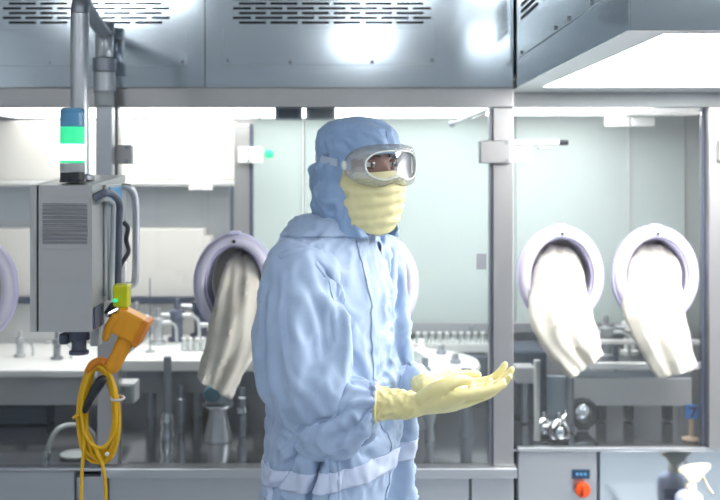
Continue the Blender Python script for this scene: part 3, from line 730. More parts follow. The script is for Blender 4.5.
v = MB(); vx0, vx1, vz0, vz1 = X(40.5, CD0), X(90, CD0), Z(249, CD0), Z(197, CD0)
v.box(vx0, vx1, CD0 - .003, CD0 - .0004, vz0, vz1, .001)
lv = v.build('louvre_plate', STEEL_CAB, co_)
for k in range(10):
    z = vz1 - .014 - k * .0098
    bx(vx0 + .006, vx1 - .006, CD0 - .0042, CD0 - .0031, z - .0085, z - .0045).build('gap_shade_strip', GREYD, lv)  # grey strips paint in the shade between the slats
    MB().loft([[Vector((x, CD0 - .0032, z)), Vector((x, CD0 - .0085, z - .0035)), Vector((x, CD0 - .0032, z - .005))] for x in (vx0 + .006, vx1 - .006)]).build('louvre', STEEL_CAB, lv, False)
# right side: screen bezel, blue label, cables, handle
sx = CXR
bx(sx + .0005, sx + .008, CD0 + .10, CD1 - .02, CZ0 + .07, CZ1 - .0, .003).build('side_plate', LGREYP, co_)
bx(sx + .0085, sx + .011, 2.475, 2.60, Z(206, 2.5), Z(187, 2.5), .001).build('blue_label', BLUEL, co_)
bx(sx + .0005, sx + .006, CD0 + .01, CD0 + .09, CZ0 + .004, Z(308, CD0), .002).build('corner_plate', DGREYP, co_)
cpath = [Vector((sx + .002, 2.36, Z(198, 2.36))), Vector((sx + .02, 2.37, Z(193, 2.37))), Vector((sx + .028, 2.43, Z(194, 2.43))), Vector((sx + .03, 2.49, Z(203, 2.49))), Vector((sx + .028, 2.5, Z(220, 2.5))), Vector((sx + .026, 2.5, Z(260, 2.5))), Vector((sx + .022, 2.51, Z(300, 2.5))), Vector((sx + .015, 2.525, Z(309, 2.5))), Vector((sx + .002, 2.53, Z(311, 2.5)))]
MB().tube(spline(cpath, 6), .0085, 10).build('cable', DGREYP, co_)
cpath = [Vector((sx + .002, 2.38, Z(203, 2.38))), Vector((sx + .018, 2.385, Z(199, 2.385))), Vector((sx + .022, 2.44, Z(202, 2.44))), Vector((sx + .022, 2.465, Z(214, 2.46))), Vector((sx + .012, 2.47, Z(300, 2.47)))]
MB().tube(spline(cpath, 6), .006, 10).build('cable', LGREYP, co_)
hx = sx + .03
MB().tube(spline([Vector((sx + .004, 2.62, Z(187, 2.62))), Vector((hx - .006, 2.62, Z(187.5, 2.62))), Vector((hx + .004, 2.635, Z(194, 2.635))), Vector((hx + .008, 2.64, Z(208, 2.64))), Vector((hx + .008, 2.64, Z(240, 2.64))), Vector((hx + .007, 2.64, Z(275, 2.64))), Vector((hx, 2.64, Z(284, 2.64))), Vector((sx + .004, 2.63, Z(287, 2.63)))], 6), .0095, 12).build('handle', STEEL, co_)
MB().tube(spline([Vector((sx + .014, 2.6, Z(222, 2.6))), Vector((sx + .026, 2.6, Z(228, 2.6))), Vector((sx + .022, 2.6, Z(240, 2.6))), Vector((sx + .028, 2.6, Z(252, 2.6))), Vector((sx + .014, 2.58, Z(264, 2.58))), Vector((sx + .012, 2.54, Z(276, 2.54)))], 6), .006, 8).build('cable', BLACKP, co_)
bx(sx + .0085, sx + .024, 2.585, 2.61, Z(282, 2.6), Z(262, 2.6), .003).build('connector', WHITE, co_)
gl = MB(); gp = P(79, 333, 2.45); gp.z = CZ0
gl.lathe([(.02, 0), (.02, -.012), (.026, -.013), (.026, -.035), (.018, -.037), (.018, -.06), (.024, -.062), (.024, -.07), (.001, -.07)], gp, 16); gl.build('cable_gland', DGREYP, co_)
bx(gp.x - .045, gp.x - .022, 2.43, 2.47, CZ0 - .045, CZ0 - .018, .006).build('gland_knob', DGREYP, co_)
bx(gp.x + .03, gp.x + .05, 2.44, 2.48, CZ0 - .05, CZ0 - .0005, .002).build('socket', LGREYP, co_)

AX, AD = -.7005, 2.5
az0 = CZ1 + (CZ2 - CZ1) * (AD - CD0) / (CD1 - CD0)
ar = thing('console_boom', 'steel tube boom carrying the console, bent back towards the wall', 'boom', (AX, AD, az0))
az1 = Z(14, AD)
MB().lathe([(.036, .003), (.036, .012), (.023, .016)], (AX, AD, az0), 20).build('flange', STEEL_DK, ar)
MB().tube([(AX, AD, az0 + .012), (AX, AD, az1)], .0225, 20).build('upright_tube', STEEL, ar)
bend = spline([(AX, AD, az1), (AX, AD + .004, az1 + .02), (AX - .004, AD + .04, az1 + .035), (AX - .05, 2.78, az1 + .04), (-.80, 3.11, az1 + .04)], 6)
MB().tube(bend, .022, 18).build('horizontal_tube', STEEL_DK, ar)
ax, ay = -.80, 3.13
for (nm, z0, z1, rr, mm) in (('swivel_cap', Z(34, ay), Z(22, ay), .030, STEEL_DK), ('swivel_collar', Z(58, ay), Z(34.3, ay), .028, STEEL), ('swivel_ring', Z(72, ay), Z(58.3, ay), .036, STEEL_DK), ('swivel_body', Z(92, ay), Z(72.3, ay), .034, STEEL), ('swivel_foot', Z(106, ay), Z(92.3, ay), .030, LGREYP)):
    MB().lathe([(rr * .95, z0), (rr, z0 + .002), (rr, z1 - .002), (rr * .95, z1)], (ax, ay, 0), 24).build(nm, mm, ar)
bx(ax - .02, ax + .02, ay + .02, YF - .0005, Z(90, ay), Z(75, ay), .002).build('wall_bracket', STEEL_DK, ar)
MB().box(ax - .022, ax + .028, ay - .02, ay + .022, Z(181, ay), Z(106.3, ay), .004).build('lower_tube', STEEL, ar)

LD = 2.405; lc = Vector((X(72.5, LD), LD, CZ1 + (CZ2 - CZ1) * (LD - CD0) / (CD1 - CD0)))
sl = thing('signal_lamp', 'stacked signal lamp glowing green on top of the console', 'signal lamp', lc)
R = .0288
def seg(nm, p0, p1, m, rr=R):
    z0, z1 = Z(p1, LD), Z(p0, LD)
    MB().lathe([(rr - .0015, z0), (rr, z0 + .0015), (rr, z1 - .0015), (rr - .0015, z1)], (lc.x, lc.y, 0), 32).build(nm, m, sl)
z0 = lc.z + .0035
MB().lathe([(R + .002, z0 - lc.z), (R + .002, .006), (R, .008), (R, Z(172.3, LD) - lc.z)], lc, 32).build('base', BLACKP, sl)
seg('grey_collar', 163.3, 172, LGREYP); seg('lit_lens', 144, 160.6, GREEN_ON); seg('lens_glow_ring', 160.8, 163, GREEN_DIM); seg('green_lens', 127, 143.8, GREEN_DIM); seg('blue_lens', 112, 126.7, BLUE_DIM)  # one green lens cut into bands, its fading glow put into their colours
zc = Z(112, LD)
MB().lathe([(R, 0), (R * .97, .006), (R * .8, .009), (.001, .010)], (lc.x, lc.y, zc), 32).build('cap', BLUE_DIM, sl)

# ------------------------------------------------------------------ yellow pendant and cable coil
pd = thing('pendant_lamp', 'orange handheld pendant with lime cap hung on the console side', 'hand lamp', P(122, 343, 2.44))
PD = 2.44
MB().box(X(114.5, PD), X(129.5, PD), PD - .02, PD + .02, Z(307, PD), Z(284, PD), .004).build('lime_cap', LIME, pd)
rot = Matrix.Rotation(math.radians(27), 3, 'Y')
cc = P(129, 324, PD)
bm_ = MB(); bm_.box(cc.x - .036, cc.x + .036, PD - .032, PD + .032, cc.z - .032, cc.z + .032, .007, 3, rot, cc); bm_.build('body', ORA, pd)
c2_ = cc + rot @ Vector((.038, 0, -.002))
bm_ = MB(); bm_.box(c2_.x - .0075, c2_.x + .0075, PD - .035, PD + .035, c2_.z - .035, c2_.z + .035, .004, 2, rot, c2_); bm_.build('front_bezel', ORAD, pd)
MB().tube([P(127, 338, PD), P(120, 352, PD), P(113, 366, PD)], [.022, .0195, .019], 14, .8, True).build('handle', ORA, pd)
MB().tube([P(115, 318, PD - .03), P(109, 327, PD - .03), P(105.5, 338, PD - .028)], [.012, .011, .009], 10, .6, True).build('trigger_guard', ORA, pd)
MB().tube(spline([P(118, 309, PD - .03), P(108, 314, PD - .034), P(107, 315, PD - .03), P(106.2, 317, PD - .03)], 5), .004, 8).build('hook', CHROME, pd)
MB().cyl(P(115, 302, PD - .026), P(115, 299, PD - .026), .006, 10).build('indicator', GREEN_DIM, pd)
MB().box(X(108, PD), X(118, PD), PD - .02, PD + .01, Z(316, PD), Z(303, PD), .004, 2, Matrix.Rotation(math.radians(35), 3, 'Y')).build('clip', BLACKP, pd)

cb = thing('cable_coil', 'coil of yellow cable hanging under the orange pendant', 'cable', P(98, 365, 2.46))
CDp = 2.445
rnd = random.Random(11); path = []
loops = 10; per = 28; tw = rnd
off = [(rnd.uniform(-5, 4.5), rnd.uniform(-5, 4), rnd.uniform(-6, 6), rnd.uniform(-6, 4), rnd.uniform(-.03, .03)) for _ in range(loops + 1)]
path.append(P(81.5, 560, CDp - .01)); path.append(P(80.5, 530, CDp - .01)); path.append(P(81, 500, CDp - .01)); path.append(P(82, 470, CDp - .012)); path.append(P(84, 445, CDp - .014))
for i in range(loops * per):
    a = i / per; k = int(a); fr_ = a - k; o0, o1 = off[k], off[k + 1]
    o = [p + (q - p) * (fr_ * fr_ * (3 - 2 * fr_)) for p, q in zip(o0, o1)]
    th = math.radians(200) - 2 * math.pi * a
    rx = 19.5 + o[0] * .9; ry = 46 + o[1] * 1.2
    x_ = 98 + o[2] * .75 + rx * math.cos(th) * (1 - .18 * math.sin(th)); y_ = 411 + o[3] - ry * math.sin(th)
    path.append(P(x_, y_, CDp + o[4] + .006 * math.sin(th * 2 + k)))
path += [P(97, 452, CDp - .02), P(101, 460, CDp - .022), P(104.5, 475, CDp - .02), P(106, 500, CDp - .018), P(105.5, 530, CDp - .015), P(104, 560, CDp - .012)]
bight = [P(104, 560, CDp - .012), P(101, 600, CDp - .01), P(92.5, 618, CDp - .01), P(84, 600, CDp - .01), P(81.5, 560, CDp - .01)]
full = [Vector(p) for p in spline(path, 2)] + [Vector(p) for p in spline(bight, 6)][1:]
MB().tube(full, .0043, 8).build('cable', YEL, cb)
MB().tube([P(102, 380, CDp - .02), P(96, 388, CDp - .02), P(90, 399, CDp - .02), P(85, 410, CDp - .02)], [.012, .0135, .010, .009], 12, 1, True).build('plug', BLACKP, cb)
for (x, y, rot_) in ((79.5, 414, .5), (117.5, 398, -.1)):
    c = P(x, y, CDp); pts = [c + Vector((math.cos(a) * .015 * math.cos(rot_), math.sin(a) * .024, math.cos(a) * .015 * math.sin(rot_))) for a in np.linspace(0, 2 * math.pi, 20)]
    MB().tube(pts, .0032, 8).build('cable_tie', YEL if x < 100 else CREAM, cb)
MB().ball(P(107, 454, CDp - .02), .005, 8).build('tie_knot', WHITE, cb)
MB().tube(spline([P(88, 372, CDp), P(93, 364, CDp - .01), P(101, 361, CDp), P(106, 363, CDp)], 5), [.010] * 16, 10).build('hanger', ORAD, cb)

# ------------------------------------------------------------------ spray bottle on a low stand
SBD = 3.33
sb0 = Vector((X(689, SBD), SBD, .46))
st = thing('stool', 'low steel stand under the spray bottle at the lower right', 'stand', (sb0.x, SBD - .09, 0))
bx(sb0.x - .17, sb0.x + .17, SBD - .25, SBD + .07, .44, .46, .004).build('seat', STEEL, st)
for (a, b) in ((-.14, -.22), (.14, -.22), (-.14, .04), (.14, .04)):
    MB().cyl((sb0.x + a, SBD + b, .001), (sb0.x + a, SBD + b, .4395), .012, 12).build('leg', STEEL, st)
sp = thing('spray_bottle', 'lilac spray bottle with white trigger head at the lower right corner', 'spray bottle', sb0)
zt = Z(489, SBD); hb = zt - sb0.z
rings = []
for (rx, ry, h) in ((.042, .03, .001), (.047, .034, .01), (.048, .034, hb * .7), (.046, .033, hb * .82), (.034, .028, hb * .92), (.018, .018, hb * .985), (.016, .016, hb)):
    rings.append([sb0 + Vector((rx * math.cos(2 * math.pi * k / 28), ry * math.sin(2 * math.pi * k / 28), h)) for k in range(28)])
MB().loft(rings).build('bottle', LILACB, sp)
bx(sb0.x - .036, sb0.x + .036, SBD + .028, SBD + .036, sb0.z + .03, zt - .05, .002).build('label', BLUED, sp)
m = MB(); m.lathe([(.019, 0), (.019, .02), (.013, .028), (.012, .05)], Vector((X(691, SBD), SBD, zt - .004)), 20); m.build('neck', BOTW, sp)
hz = Z(474, SBD)
m = MB()
m.loft([[Vector((x, SBD + y * wd, z)) for (y, z) in ((-1, z0), (1, z0), (1, z1), (-1, z1))] for (x, wd, z0, z1) in
        ((X(680, SBD), .008, Z(472.5, SBD), Z(468.5, SBD)), (X(683, SBD), .010, Z(474, SBD), Z(467, SBD)), (X(688, SBD), .013, Z(481, SBD), Z(465.5, SBD)), (X(697, SBD), .013, Z(481, SBD), Z(464, SBD)), (X(703, SBD), .012, Z(474, SBD), Z(463.5, SBD)), (X(710, SBD), .009, Z(467.5, SBD), Z(463.8, SBD)))])
m.build('trigger_head', BOTW, sp)
MB().tube(spline([P(701, 471, SBD), P(704, 479, SBD), P(708, 487, SBD), P(712, 493, SBD)], 5), .0055, 10, 1.5, True).build('trigger', BOTW, sp)
MB().cyl(P(678.5, 470.5, SBD), P(680.5, 470.5, SBD), .007, 12).build('nozzle', AMBER, sp)

# ------------------------------------------------------------------ the worker
BC = Vector((-.067, 2.27, 0)); PH = math.radians(38)
Ff = Vector((math.cos(PH), -math.sin(PH), 0)); Rr = Vector((-math.sin(PH), -math.cos(PH), 0))
HCc = Vector((-.006, 2.27, 0)); HH = math.radians(49)
Hf = Vector((math.cos(HH), -math.sin(HH), 0)); Hr = Vector((-math.sin(HH), -math.cos(HH), 0))
UP = Vector((0, 0, 1))
NS = BC + Rr * .165 + UP * 1.43 + Vector((.027, 0, 0))           # near shoulder
FS = BC - Rr * .165 + UP * 1.43 + Vector((.008, 0, 0))
NE = Vector((X(300, 2.075), 2.075, Z(399, 2.075)))
NW = Vector((X(414, 2.05), 2.05, Z(405, 2.05)))
FE = Vector((.03, 2.45, 1.15))
FW = Vector((X(428, 2.19), 2.19, Z(387, 2.19)))
def ell(c, f, r, a, b, n=40, ex=2.0, back=None):
    out = []
    for k in range(n):
        t = 2 * math.pi * k / n; ct, st_ = math.cos(t), math.sin(t)
        aa = a if (ct >= 0 or back is None) else back
        out.append(c + f * (aa * math.copysign(abs(ct) ** (2 / ex), ct)) + r * (b * math.copysign(abs(st_) ** (2 / ex), st_)))
    return out
# body (one continuous figure under the clothes)
b = MB()
b.loft([ell(HCc + Hf * f + UP * z, Hf, Hr, a, wd, 32) for (z, f, a, wd) in ((1.525, .03, .03, .025), (1.535, .03, .055, .045), (1.56, .02, .075, .06), (1.60, .012, .083, .068), (1.64, .005, .088, .070), (1.655, .002, .088, .0705), (1.675, .0, .091, .071), (1.70, -.002, .087, .071), (1.722, -.002, .072, .062), (1.738, -.002, .048, .043), (1.746, -.002, .012, .01))])
b.tube([HCc + Hf * .075 + UP * 1.667, HCc + Hf * .096 + UP * 1.64, HCc + Hf * .106 + UP * 1.618], [.009, .011, .013], 10, 1, True)     # nose
b.tube([HCc + Hf * -.01 + UP * 1.6, BC + UP * 1.42], [.055, .058], 16, 1, True)
b.loft([ell(BC + UP * z, Ff, Rr, a, wd, 32) for (z, a, wd) in ((.74, .11, .165), (.85, .125, .178), (.95, .118, .168), (1.1, .105, .148), (1.25, .112, .158), (1.36, .108, .160), (1.42, .09, .148), (1.46, .068, .11), (1.485, .055, .07))])
for (s, e, w_) in ((NS, NE, NW), (FS, FE, FW)):
    b.tube([s, (s + e) / 2, e, (e + w_) / 2, w_], [.054, .048, .041, .034, .016], 14, 1, True)
for s in (1, -1):
    h = BC + Rr * (.09 * s)
    b.tube([h + UP * .88, h + UP * .5 + Ff * .01, h + UP * .1], [.08, .055, .04], 16, 1, True)
bme = remesh(b, .009, 3)
person = link('person', bme, SKIN, None, True, 180)
tag(person, 'person in pale blue hooded coverall, goggles, yellow mask and gloves, hands held out', 'person')
# eyes and brows
for s in (1, -1):
    ec = HCc + Hf * .0765 + Hr * (.0315 * s) + UP * 1.656
    eo = MB().ball(ec, .0135, 14).build('eye', EYEW, person)
    look = (Hf * .95 + Hr * .0).normalized()
    q = look.to_track_quat('Z', 'Y').to_matrix()
    MB().lathe([(.0072, .0105), (.0068, .0128), (.003, .0139), (.0005, .014)], ec, 18, q).build('iris', IRIS, eo)
    lid = MB(); 
    for (dz, th) in ((.0075, .0048), (-.0075, .0038)):
        pts = [HCc + Hf * (.0875 - .00045 * (u ** 2) * 10 - (.004 if abs(u) > 2 else 0)) + Hr * (.0315 * s + u * .0062) + UP * (1.656 + dz * (1 - (u / 3.2) ** 2)) for u in np.linspace(-3, 3, 9)]
        lid.tube(pts, th, 8)
    lid.build('eyelid', SKIN, person)
    pts = [HCc + Hf * (.0925 - .0012 * max(0, u) ** 2 * .9) + Hr * ((.014 + .0085 * (u)) * s) + UP * (1.6745 + .0035 * math.sin(u / 4 * math.pi)) for u in np.linspace(0, 4, 8)]
    MB().tube(pts, [.0035, .0045, .005, .005, .0045, .004, .003, .002], 8, .8).build('eyebrow', BROW, person)
# coverall
c = MB()
TR = [(.16, .0, .0), (.75, .15, .205)]
c.loft([ell(BC + Ff * f + UP * z + Vector((-.022 * max(0, min(1, (1.45 - z) / .2)), 0, 0)), Ff, Rr, a + .008 * (z < 1.4), wd + .008 * (z < 1.4), 48, 2.2) for (z, f, a, wd) in
        ((.56, 0, .15, .20), (.70, 0, .162, .222), (.92, .002, .160, .22), (1.05, .004, .155, .214), (1.18, .006, .150, .204), (1.29, .008, .146, .194), (1.37, .006, .138, .186), (1.425, 0, .12, .17), (1.462, -.004, .102, .138), (1.494, -.006, .09, .108), (1.52, -.002, .084, .09), (1.54, .004, .081, .083))])
for s in (1, -1):
    h = BC + Rr * (.105 * s)
    c.tube([h + UP * .74, h + UP * .5, h + UP * .2, h + UP * .09], [.105, .1, .085, .07], 24, 1, False)
cme = remesh(c, .0105, 6)
# let the cloth fall on the body: real folds from a short cloth simulation
def drape(me, collider, pin, frames, grow, press=.35):
    o = bpy.data.objects.new('tmp_cloth', me); COL.objects.link(o)
    g_ = o.vertex_groups.new(name='pin')
    for i_, w_ in enumerate(pin):
        if w_ > 0: g_.add([i_], float(w_), 'REPLACE')
    cm = collider.modifiers.new('col', 'COLLISION'); collider.collision.thickness_outer = .006; collider.collision.cloth_friction = 12
    m_ = o.modifiers.new('cloth', 'CLOTH'); st_ = m_.settings
    st_.quality = 8; st_.mass = .25; st_.tension_stiffness = 14; st_.compression_stiffness = 14; st_.shear_stiffness = 4; st_.bending_stiffness = .03
    st_.tension_damping = 6; st_.compression_damping = 6; st_.air_damping = 2
    st_.shrink_min = grow; st_.vertex_group_mass = 'pin'; st_.pin_stiffness = 1
    st_.use_pressure = True; st_.uniform_pressure_force = press
    m_.collision_settings.collision_quality = 3; m_.collision_settings.distance_min = .006; m_.collision_settings.use_self_collision = False
    m_.point_cache.frame_start = 1; m_.point_cache.frame_end = frames
    SC.frame_start = 1; SC.frame_end = frames
    for f_ in range(1, frames + 1): SC.frame_set(f_)
    dg = bpy.context.evaluated_depsgraph_get(); out = bpy.data.meshes.new_from_object(o.evaluated_get(dg))
    collider.modifiers.remove(cm); bpy.data.objects.remove(o); SC.frame_set(1)
    return out
co = get_co(cme)
def segd(a, b_):
    a = np.array(a); b_ = np.array(b_); ab = b_ - a; t = np.clip(((co - a) @ ab) / (ab @ ab), 0, 1)
    return np.linalg.norm(co - (a + t[:, None] * ab), axis=1), t
pin = np.zeros(len(co))
pin = np.maximum(pin, np.clip((co[:, 2] - 1.488) / .02, 0, 1))
pin = np.maximum(pin, np.clip((.66 - co[:, 2]) / .08, 0, 1))
co += get_no(cme) * (.004 * noise3(co * 14) + .003 * noise3(co * np.array([30, 30, 10]) + 7))[:, None] * (1 - pin)[:, None]
set_co(cme, co)
cme = drape(cme, person, pin, 34, -.11, .2)
o = bpy.data.objects.new('tmp_sub', cme); COL.objects.link(o)
m_ = o.modifiers.new('s', 'SUBSURF'); m_.levels = 1; m_.render_levels = 1
dg = bpy.context.evaluated_depsgraph_get(); c2 = bpy.data.meshes.new_from_object(o.evaluated_get(dg)); bpy.data.objects.remove(o); cme = c2
co = get_co(cme)
lat = (co - np.array(BC)) @ np.array(Rr); fade = np.clip((co[:, 2] - 1.13) / .08, 0, 1) * np.clip((1.46 - co[:, 2]) / .05, 0, 1)
over = np.maximum(lat - .115, 0) * .85 * fade * np.sign(lat)
set_co(cme, co - over[:, None] * np.array(Rr)); co = get_co(cme); no = get_no(cme)
ridge = lambda v: (1 - np.abs(v)) ** 2 * 2 - .9
cw = co + np.stack([noise3(co * 5 + 3), noise3(co * 5 + 11), noise3(co * 5 + 23)], 1) * .12
disp = .0045 * ridge(noise3(cw * np.array([13, 13, 2.6]))) * np.clip((1.46 - co[:, 2]) / .1, 0, 1) + .0040 * ridge(noise3(cw * np.array([27, 27, 8]) + 5)) + .0012 * noise3(co * 40)
set_co(cme, co + no * disp[:, None])
cov = link('coverall', cme, SUIT, person, True, 180)
def sleeve(sh, mid, el, wr, rad, grow, seed):
    """a sleeve hanging from the armhole to the glove, draped on the arm"""
    pts = spline([sh[0], sh[1], mid, el + Vector((-.006, 0, .055)), el + Vector((.004, 0, 0)), el * .66 + wr * .34 + Vector((0, 0, -.012)), el * .53 + wr * .47 + Vector((0, 0, -.004)), el * .43 + wr * .57, el * .29 + wr * .71], 8)
    rr = np.interp(np.linspace(0, 8, len(pts)), range(9), rad); m = MB(); m.tube([Vector(p) for p in pts], list(rr), 52)
    me = m.mesh('sleeve'); nb = 52; nr_ = len(pts)
    bm2 = bmesh.new(); bm2.from_mesh(me); big = [f for f in bm2.faces if len(f.verts) > 8]; bmesh.ops.delete(bm2, geom=big, context='FACES_ONLY'); bm2.to_mesh(me); bm2.free()
    p_ = get_co(me); row = np.arange(len(p_)) // nb
    pn = np.maximum(np.clip(1 - (row - 3) / 3, 0, 1), np.clip((row - (nr_ - 9)) / 4, 0, 1))
    p_ += get_no(me) * (.005 * noise3(p_ * np.array([17, 17, 8]) + seed) + .003 * noise3(p_ * 34 + seed))[:, None] * (1 - pn)[:, None]; set_co(me, p_)
    me = drape(me, person, pn, 40, grow, .8)
    o = bpy.data.objects.new('tmp_sub', me); COL.objects.link(o); m_ = o.modifiers.new('s', 'SUBSURF'); m_.levels = 1; m_.render_levels = 1
    dg = bpy.context.evaluated_depsgraph_get(); me = bpy.data.meshes.new_from_object(o.evaluated_get(dg)); bpy.data.objects.remove(o)
    p_ = get_co(me); me.name = 'sleeve'
    a = np.array(el * .43 + wr * .57); ax_ = np.array((wr - el).normalized()); rl = p_ - a; al = rl @ ax_; pr = rl - al[:, None] * ax_; av = np.arctan2(pr[:, 2], pr[:, 1])
    p_ += get_no(me) * (np.exp(-(al / .03) ** 2) * (np.linalg.norm(pr, axis=1) < .07) * .003 * np.sin(11 * av + 3 * noise3(p_ * 8)) + .0012 * noise3(p_ * 42) +   .0046 * ridge(noise3((p_ + .03 * noise3(p_ * 6)[:, None]) * np.array([22, 22, 9]) + seed)))[:, None]
    if seed == 3:
        for (a_, b_, wd, am) in creases:
            a_ = np.array(a_); ab = np.array(b_) - a_; t_ = np.clip(((p_ - a_) @ ab) / (ab @ ab), 0, 1); d_ = np.linalg.norm(p_ - (a_ + t_[:, None] * ab), axis=1)
            p_ += get_no(me) * (am * np.exp(-(d_ / wd) ** 2) * np.sin(np.clip(t_, .02, .98) * math.pi) ** .5)[:, None]
    set_co(me, p_); return link('sleeve', me, SUIT, cov, True, 180)
creases = [(P(a, b, d), P(a2, b2, d), w_, am) for (a, b, a2, b2, d, w_, am) in
    ((262, 330, 326, 384, 2.0, .012, .010), (268, 346, 318, 396, 2.0, .014, -.010), (300, 268, 286, 335, 2.0, .010, .008), (316, 262, 312, 330, 2.0, .010, -.008), (330, 275, 340, 345, 2.01, .012, -.009),
     (285, 428, 345, 436, 2.0, .012, .008), (328, 388, 362, 425, 2.0, .008, .008), (320, 398, 340, 432, 2.0, .008, -.008), (306, 350, 330, 410, 1.99, .009, .008), (280, 380, 318, 424, 1.99, .010, -.008), (296, 372, 330, 428, 1.99, .008, .007))]
sleeve((NS + Vector((.05, .06, .005)), NS + Vector((.012, .014, -.035))), (NS + NE) / 2 + Vector((-.004, -.006, -.01)), NE, NW, (.070, .086, .100, .098, .086, .072, .056, .034, .0265), -.12, 3)
sleeve((FS + Vector((-.05, -.06, .005)), FS + Vector((-.012, -.012, -.035))), (FS + FE) / 2, FE, FW, (.066, .074, .078, .076, .07, .06, .05, .034, .0265), -.12, 12)
# bands taken from the coverall's own surface
def band(name, planes, off, m, sel=None):
    bm2 = bmesh.new(); bm2.from_mesh(cme)
    for (p_, n_) in planes:      # keep the side the normal points away from
        bmesh.ops.bisect_plane(bm2, geom=bm2.verts[:] + bm2.edges[:] + bm2.faces[:], plane_co=p_, plane_no=n_, clear_outer=True)
    if sel is not None:
        cs = np.array([f.calc_center_median() for f in bm2.faces]); keep = sel(cs)
        bmesh.ops.delete(bm2, geom=[f for f, k in zip(bm2.faces, keep) if not k], context='FACES')
    bm2.normal_update(); nr = [v_.normal.copy() for v_ in bm2.verts]
    for v_, n_ in zip(bm2.verts, nr): v_.co += n_ * off
    me2 = bpy.data.meshes.new(name); bm2.to_mesh(me2); bm2.free()
    o_ = link(name, me2, m, cov, True, 180); so_ = o_.modifiers.new('thickness', 'SOLIDIFY'); so_.thickness = .0009; so_.offset = 1
    return o_
def axisd(cs, a, b_):
    a = np.array(a); b_ = np.array(b_); ab = b_ - a; t = np.clip(((cs - a) @ ab) / (ab @ ab), 0, 1); return np.linalg.norm(cs - (a + t[:, None] * ab), axis=1)
def torso_only(cs): return (np.minimum(axisd(cs, NE, NW), axisd(cs, NS, NE)) > .10) & (np.minimum(axisd(cs, FE, FW), axisd(cs, FS, FE)) > .09)
bn = Vector((-.11, 0, 1)).normalized(); bc_ = Vector((-.05, BC.y - .15, 1.005))
band('waist_band', [(bc_ + bn * .02, bn), (bc_ - bn * .02, -bn)], .002, SUITB, torso_only)
band('zip_flap', [(BC + Rr * .012, Rr), (BC - Rr * .012, -Rr), (BC + Ff * .06, -Ff), (UP * 1.50, UP), (UP * .66, -UP)], .0012, SUIT, torso_only)
band('collar', [(UP * 1.53, UP), (UP * 1.497, -UP)], .003, SUIT)
band('side_seam', [(BC - Ff * .010, Ff), (BC - Ff * .022, -Ff), (BC + Rr * .05, -Rr), (UP * 1.02, UP), (UP * .66, -UP)], .0015, SUITB, torso_only)
# shoe covers
for s in (1, -1):
    h = BC + Rr * (.105 * s)
    sm = MB(); sm.loft([ell(h + Ff * (.05) + UP * z, Ff, Rr, a, wd, 28, 2.4) for (z, a, wd) in ((.001, .13, .05), (.02, .138, .056), (.05, .13, .054), (.08, .10, .05))])
    sm.tube([h + UP * .06, h + UP * .14], [.055, .06], 18)
    sm.build('shoe_cover', SUITB, person)
# hood
def hood_r(z, th):
    """radius of the hood around the head axis at height z and angle th from straight ahead"""
    zs = [1.495, 1.515, 1.535, 1.56, 1.59, 1.62, 1.648, 1.660, 1.669, 1.69, 1.71, 1.728, 1.742, 1.753, 1.760, 1.764]
    af = [.085, .085, .092, .098, .100, .100, .099, .099, .099, .101, .098, .088, .072, .05, .028, .004]
    ab = [.078, .082, .092, .106, .117, .119, .113, .102, .097, .100, .099, .092, .078, .057, .031, .004]
    bl = [.078, .079, .083, .088, .090, .089, .086, .082, .081, .085, .084, .077, .064, .046, .026, .004]
    a = np.interp(z, zs, af) if math.cos(th) > 0 else np.interp(z, zs, ab); bb = np.interp(z, zs, bl)
    return 1 / math.sqrt((math.cos(th) / a) ** 2 + (math.sin(th) / bb) ** 2)
def hpos(z, th, r): return HCc + Hf * (r * math.cos(th)) + Hr * (r * math.sin(th)) + UP * z
rows = []; NT = 120
zl = list(np.linspace(1.495, 1.64, 34)) + list(np.linspace(1.644, 1.70, 32)) + list(np.linspace(1.704, 1.764, 26))
zl = [z for z in zl]
for z in zl:
    to = np.interp(z, [1.495, 1.53, 1.60, 1.632, 1.646, 1.664, 1.672, 1.677, 1.680], [.42, .70, 1.03, 1.0, .86, .88, .76, .46, .0])
    rows.append([hpos(z, to + (2 * math.pi - 2 * to) * k / NT, hood_r(z, to + (2 * math.pi - 2 * to) * k / NT)) for k in range(NT + 1)])
hm = MB().loft(rows, cap=False, closed=False).mesh('hood')
hco = get_co(hm); hno = get_no(hm)
cen = np.array(HCc); hrad = hco - np.array([cen[0], cen[1], 1.64]); hrad /= np.linalg.norm(hrad, axis=1)[:, None]
sg = np.sign((hno * hrad).sum(1))[:, None]; hno = hno * np.where(sg == 0, 1, sg)
hz = hco[:, 2]; hw = hco + np.stack([noise3(hco * 9 + 2), noise3(hco * 9 + 8), noise3(hco * 9 + 31)], 1) * .04
backness = -((hco - np.array([cen[0], cen[1], 0])) @ np.array(Hf)) / .1
hd_ = .005 * ridge(noise3(hw * np.array([24, 24, 13]))) + .0022 * ridge(noise3(hw * np.array([48, 48, 30]) + 4))
lowm = np.clip((1.66 - hz) / .02, 0, 1)
hd_ += lowm * .008 * np.sin(30 * (hw[:, 0] + hw[:, 1]) * 1.6 + 40 * hz)
top_f = np.clip((1.765 - hz) / .02, .1, 1)
hco = hco + hno * (hd_ * top_f)[:, None]; set_co(hm, hco)
ho = link('hood', hm, HOODM, person, True, 180)
so = ho.modifiers.new('thickness', 'SOLIDIFY'); so.thickness = .003; so.offset = 0
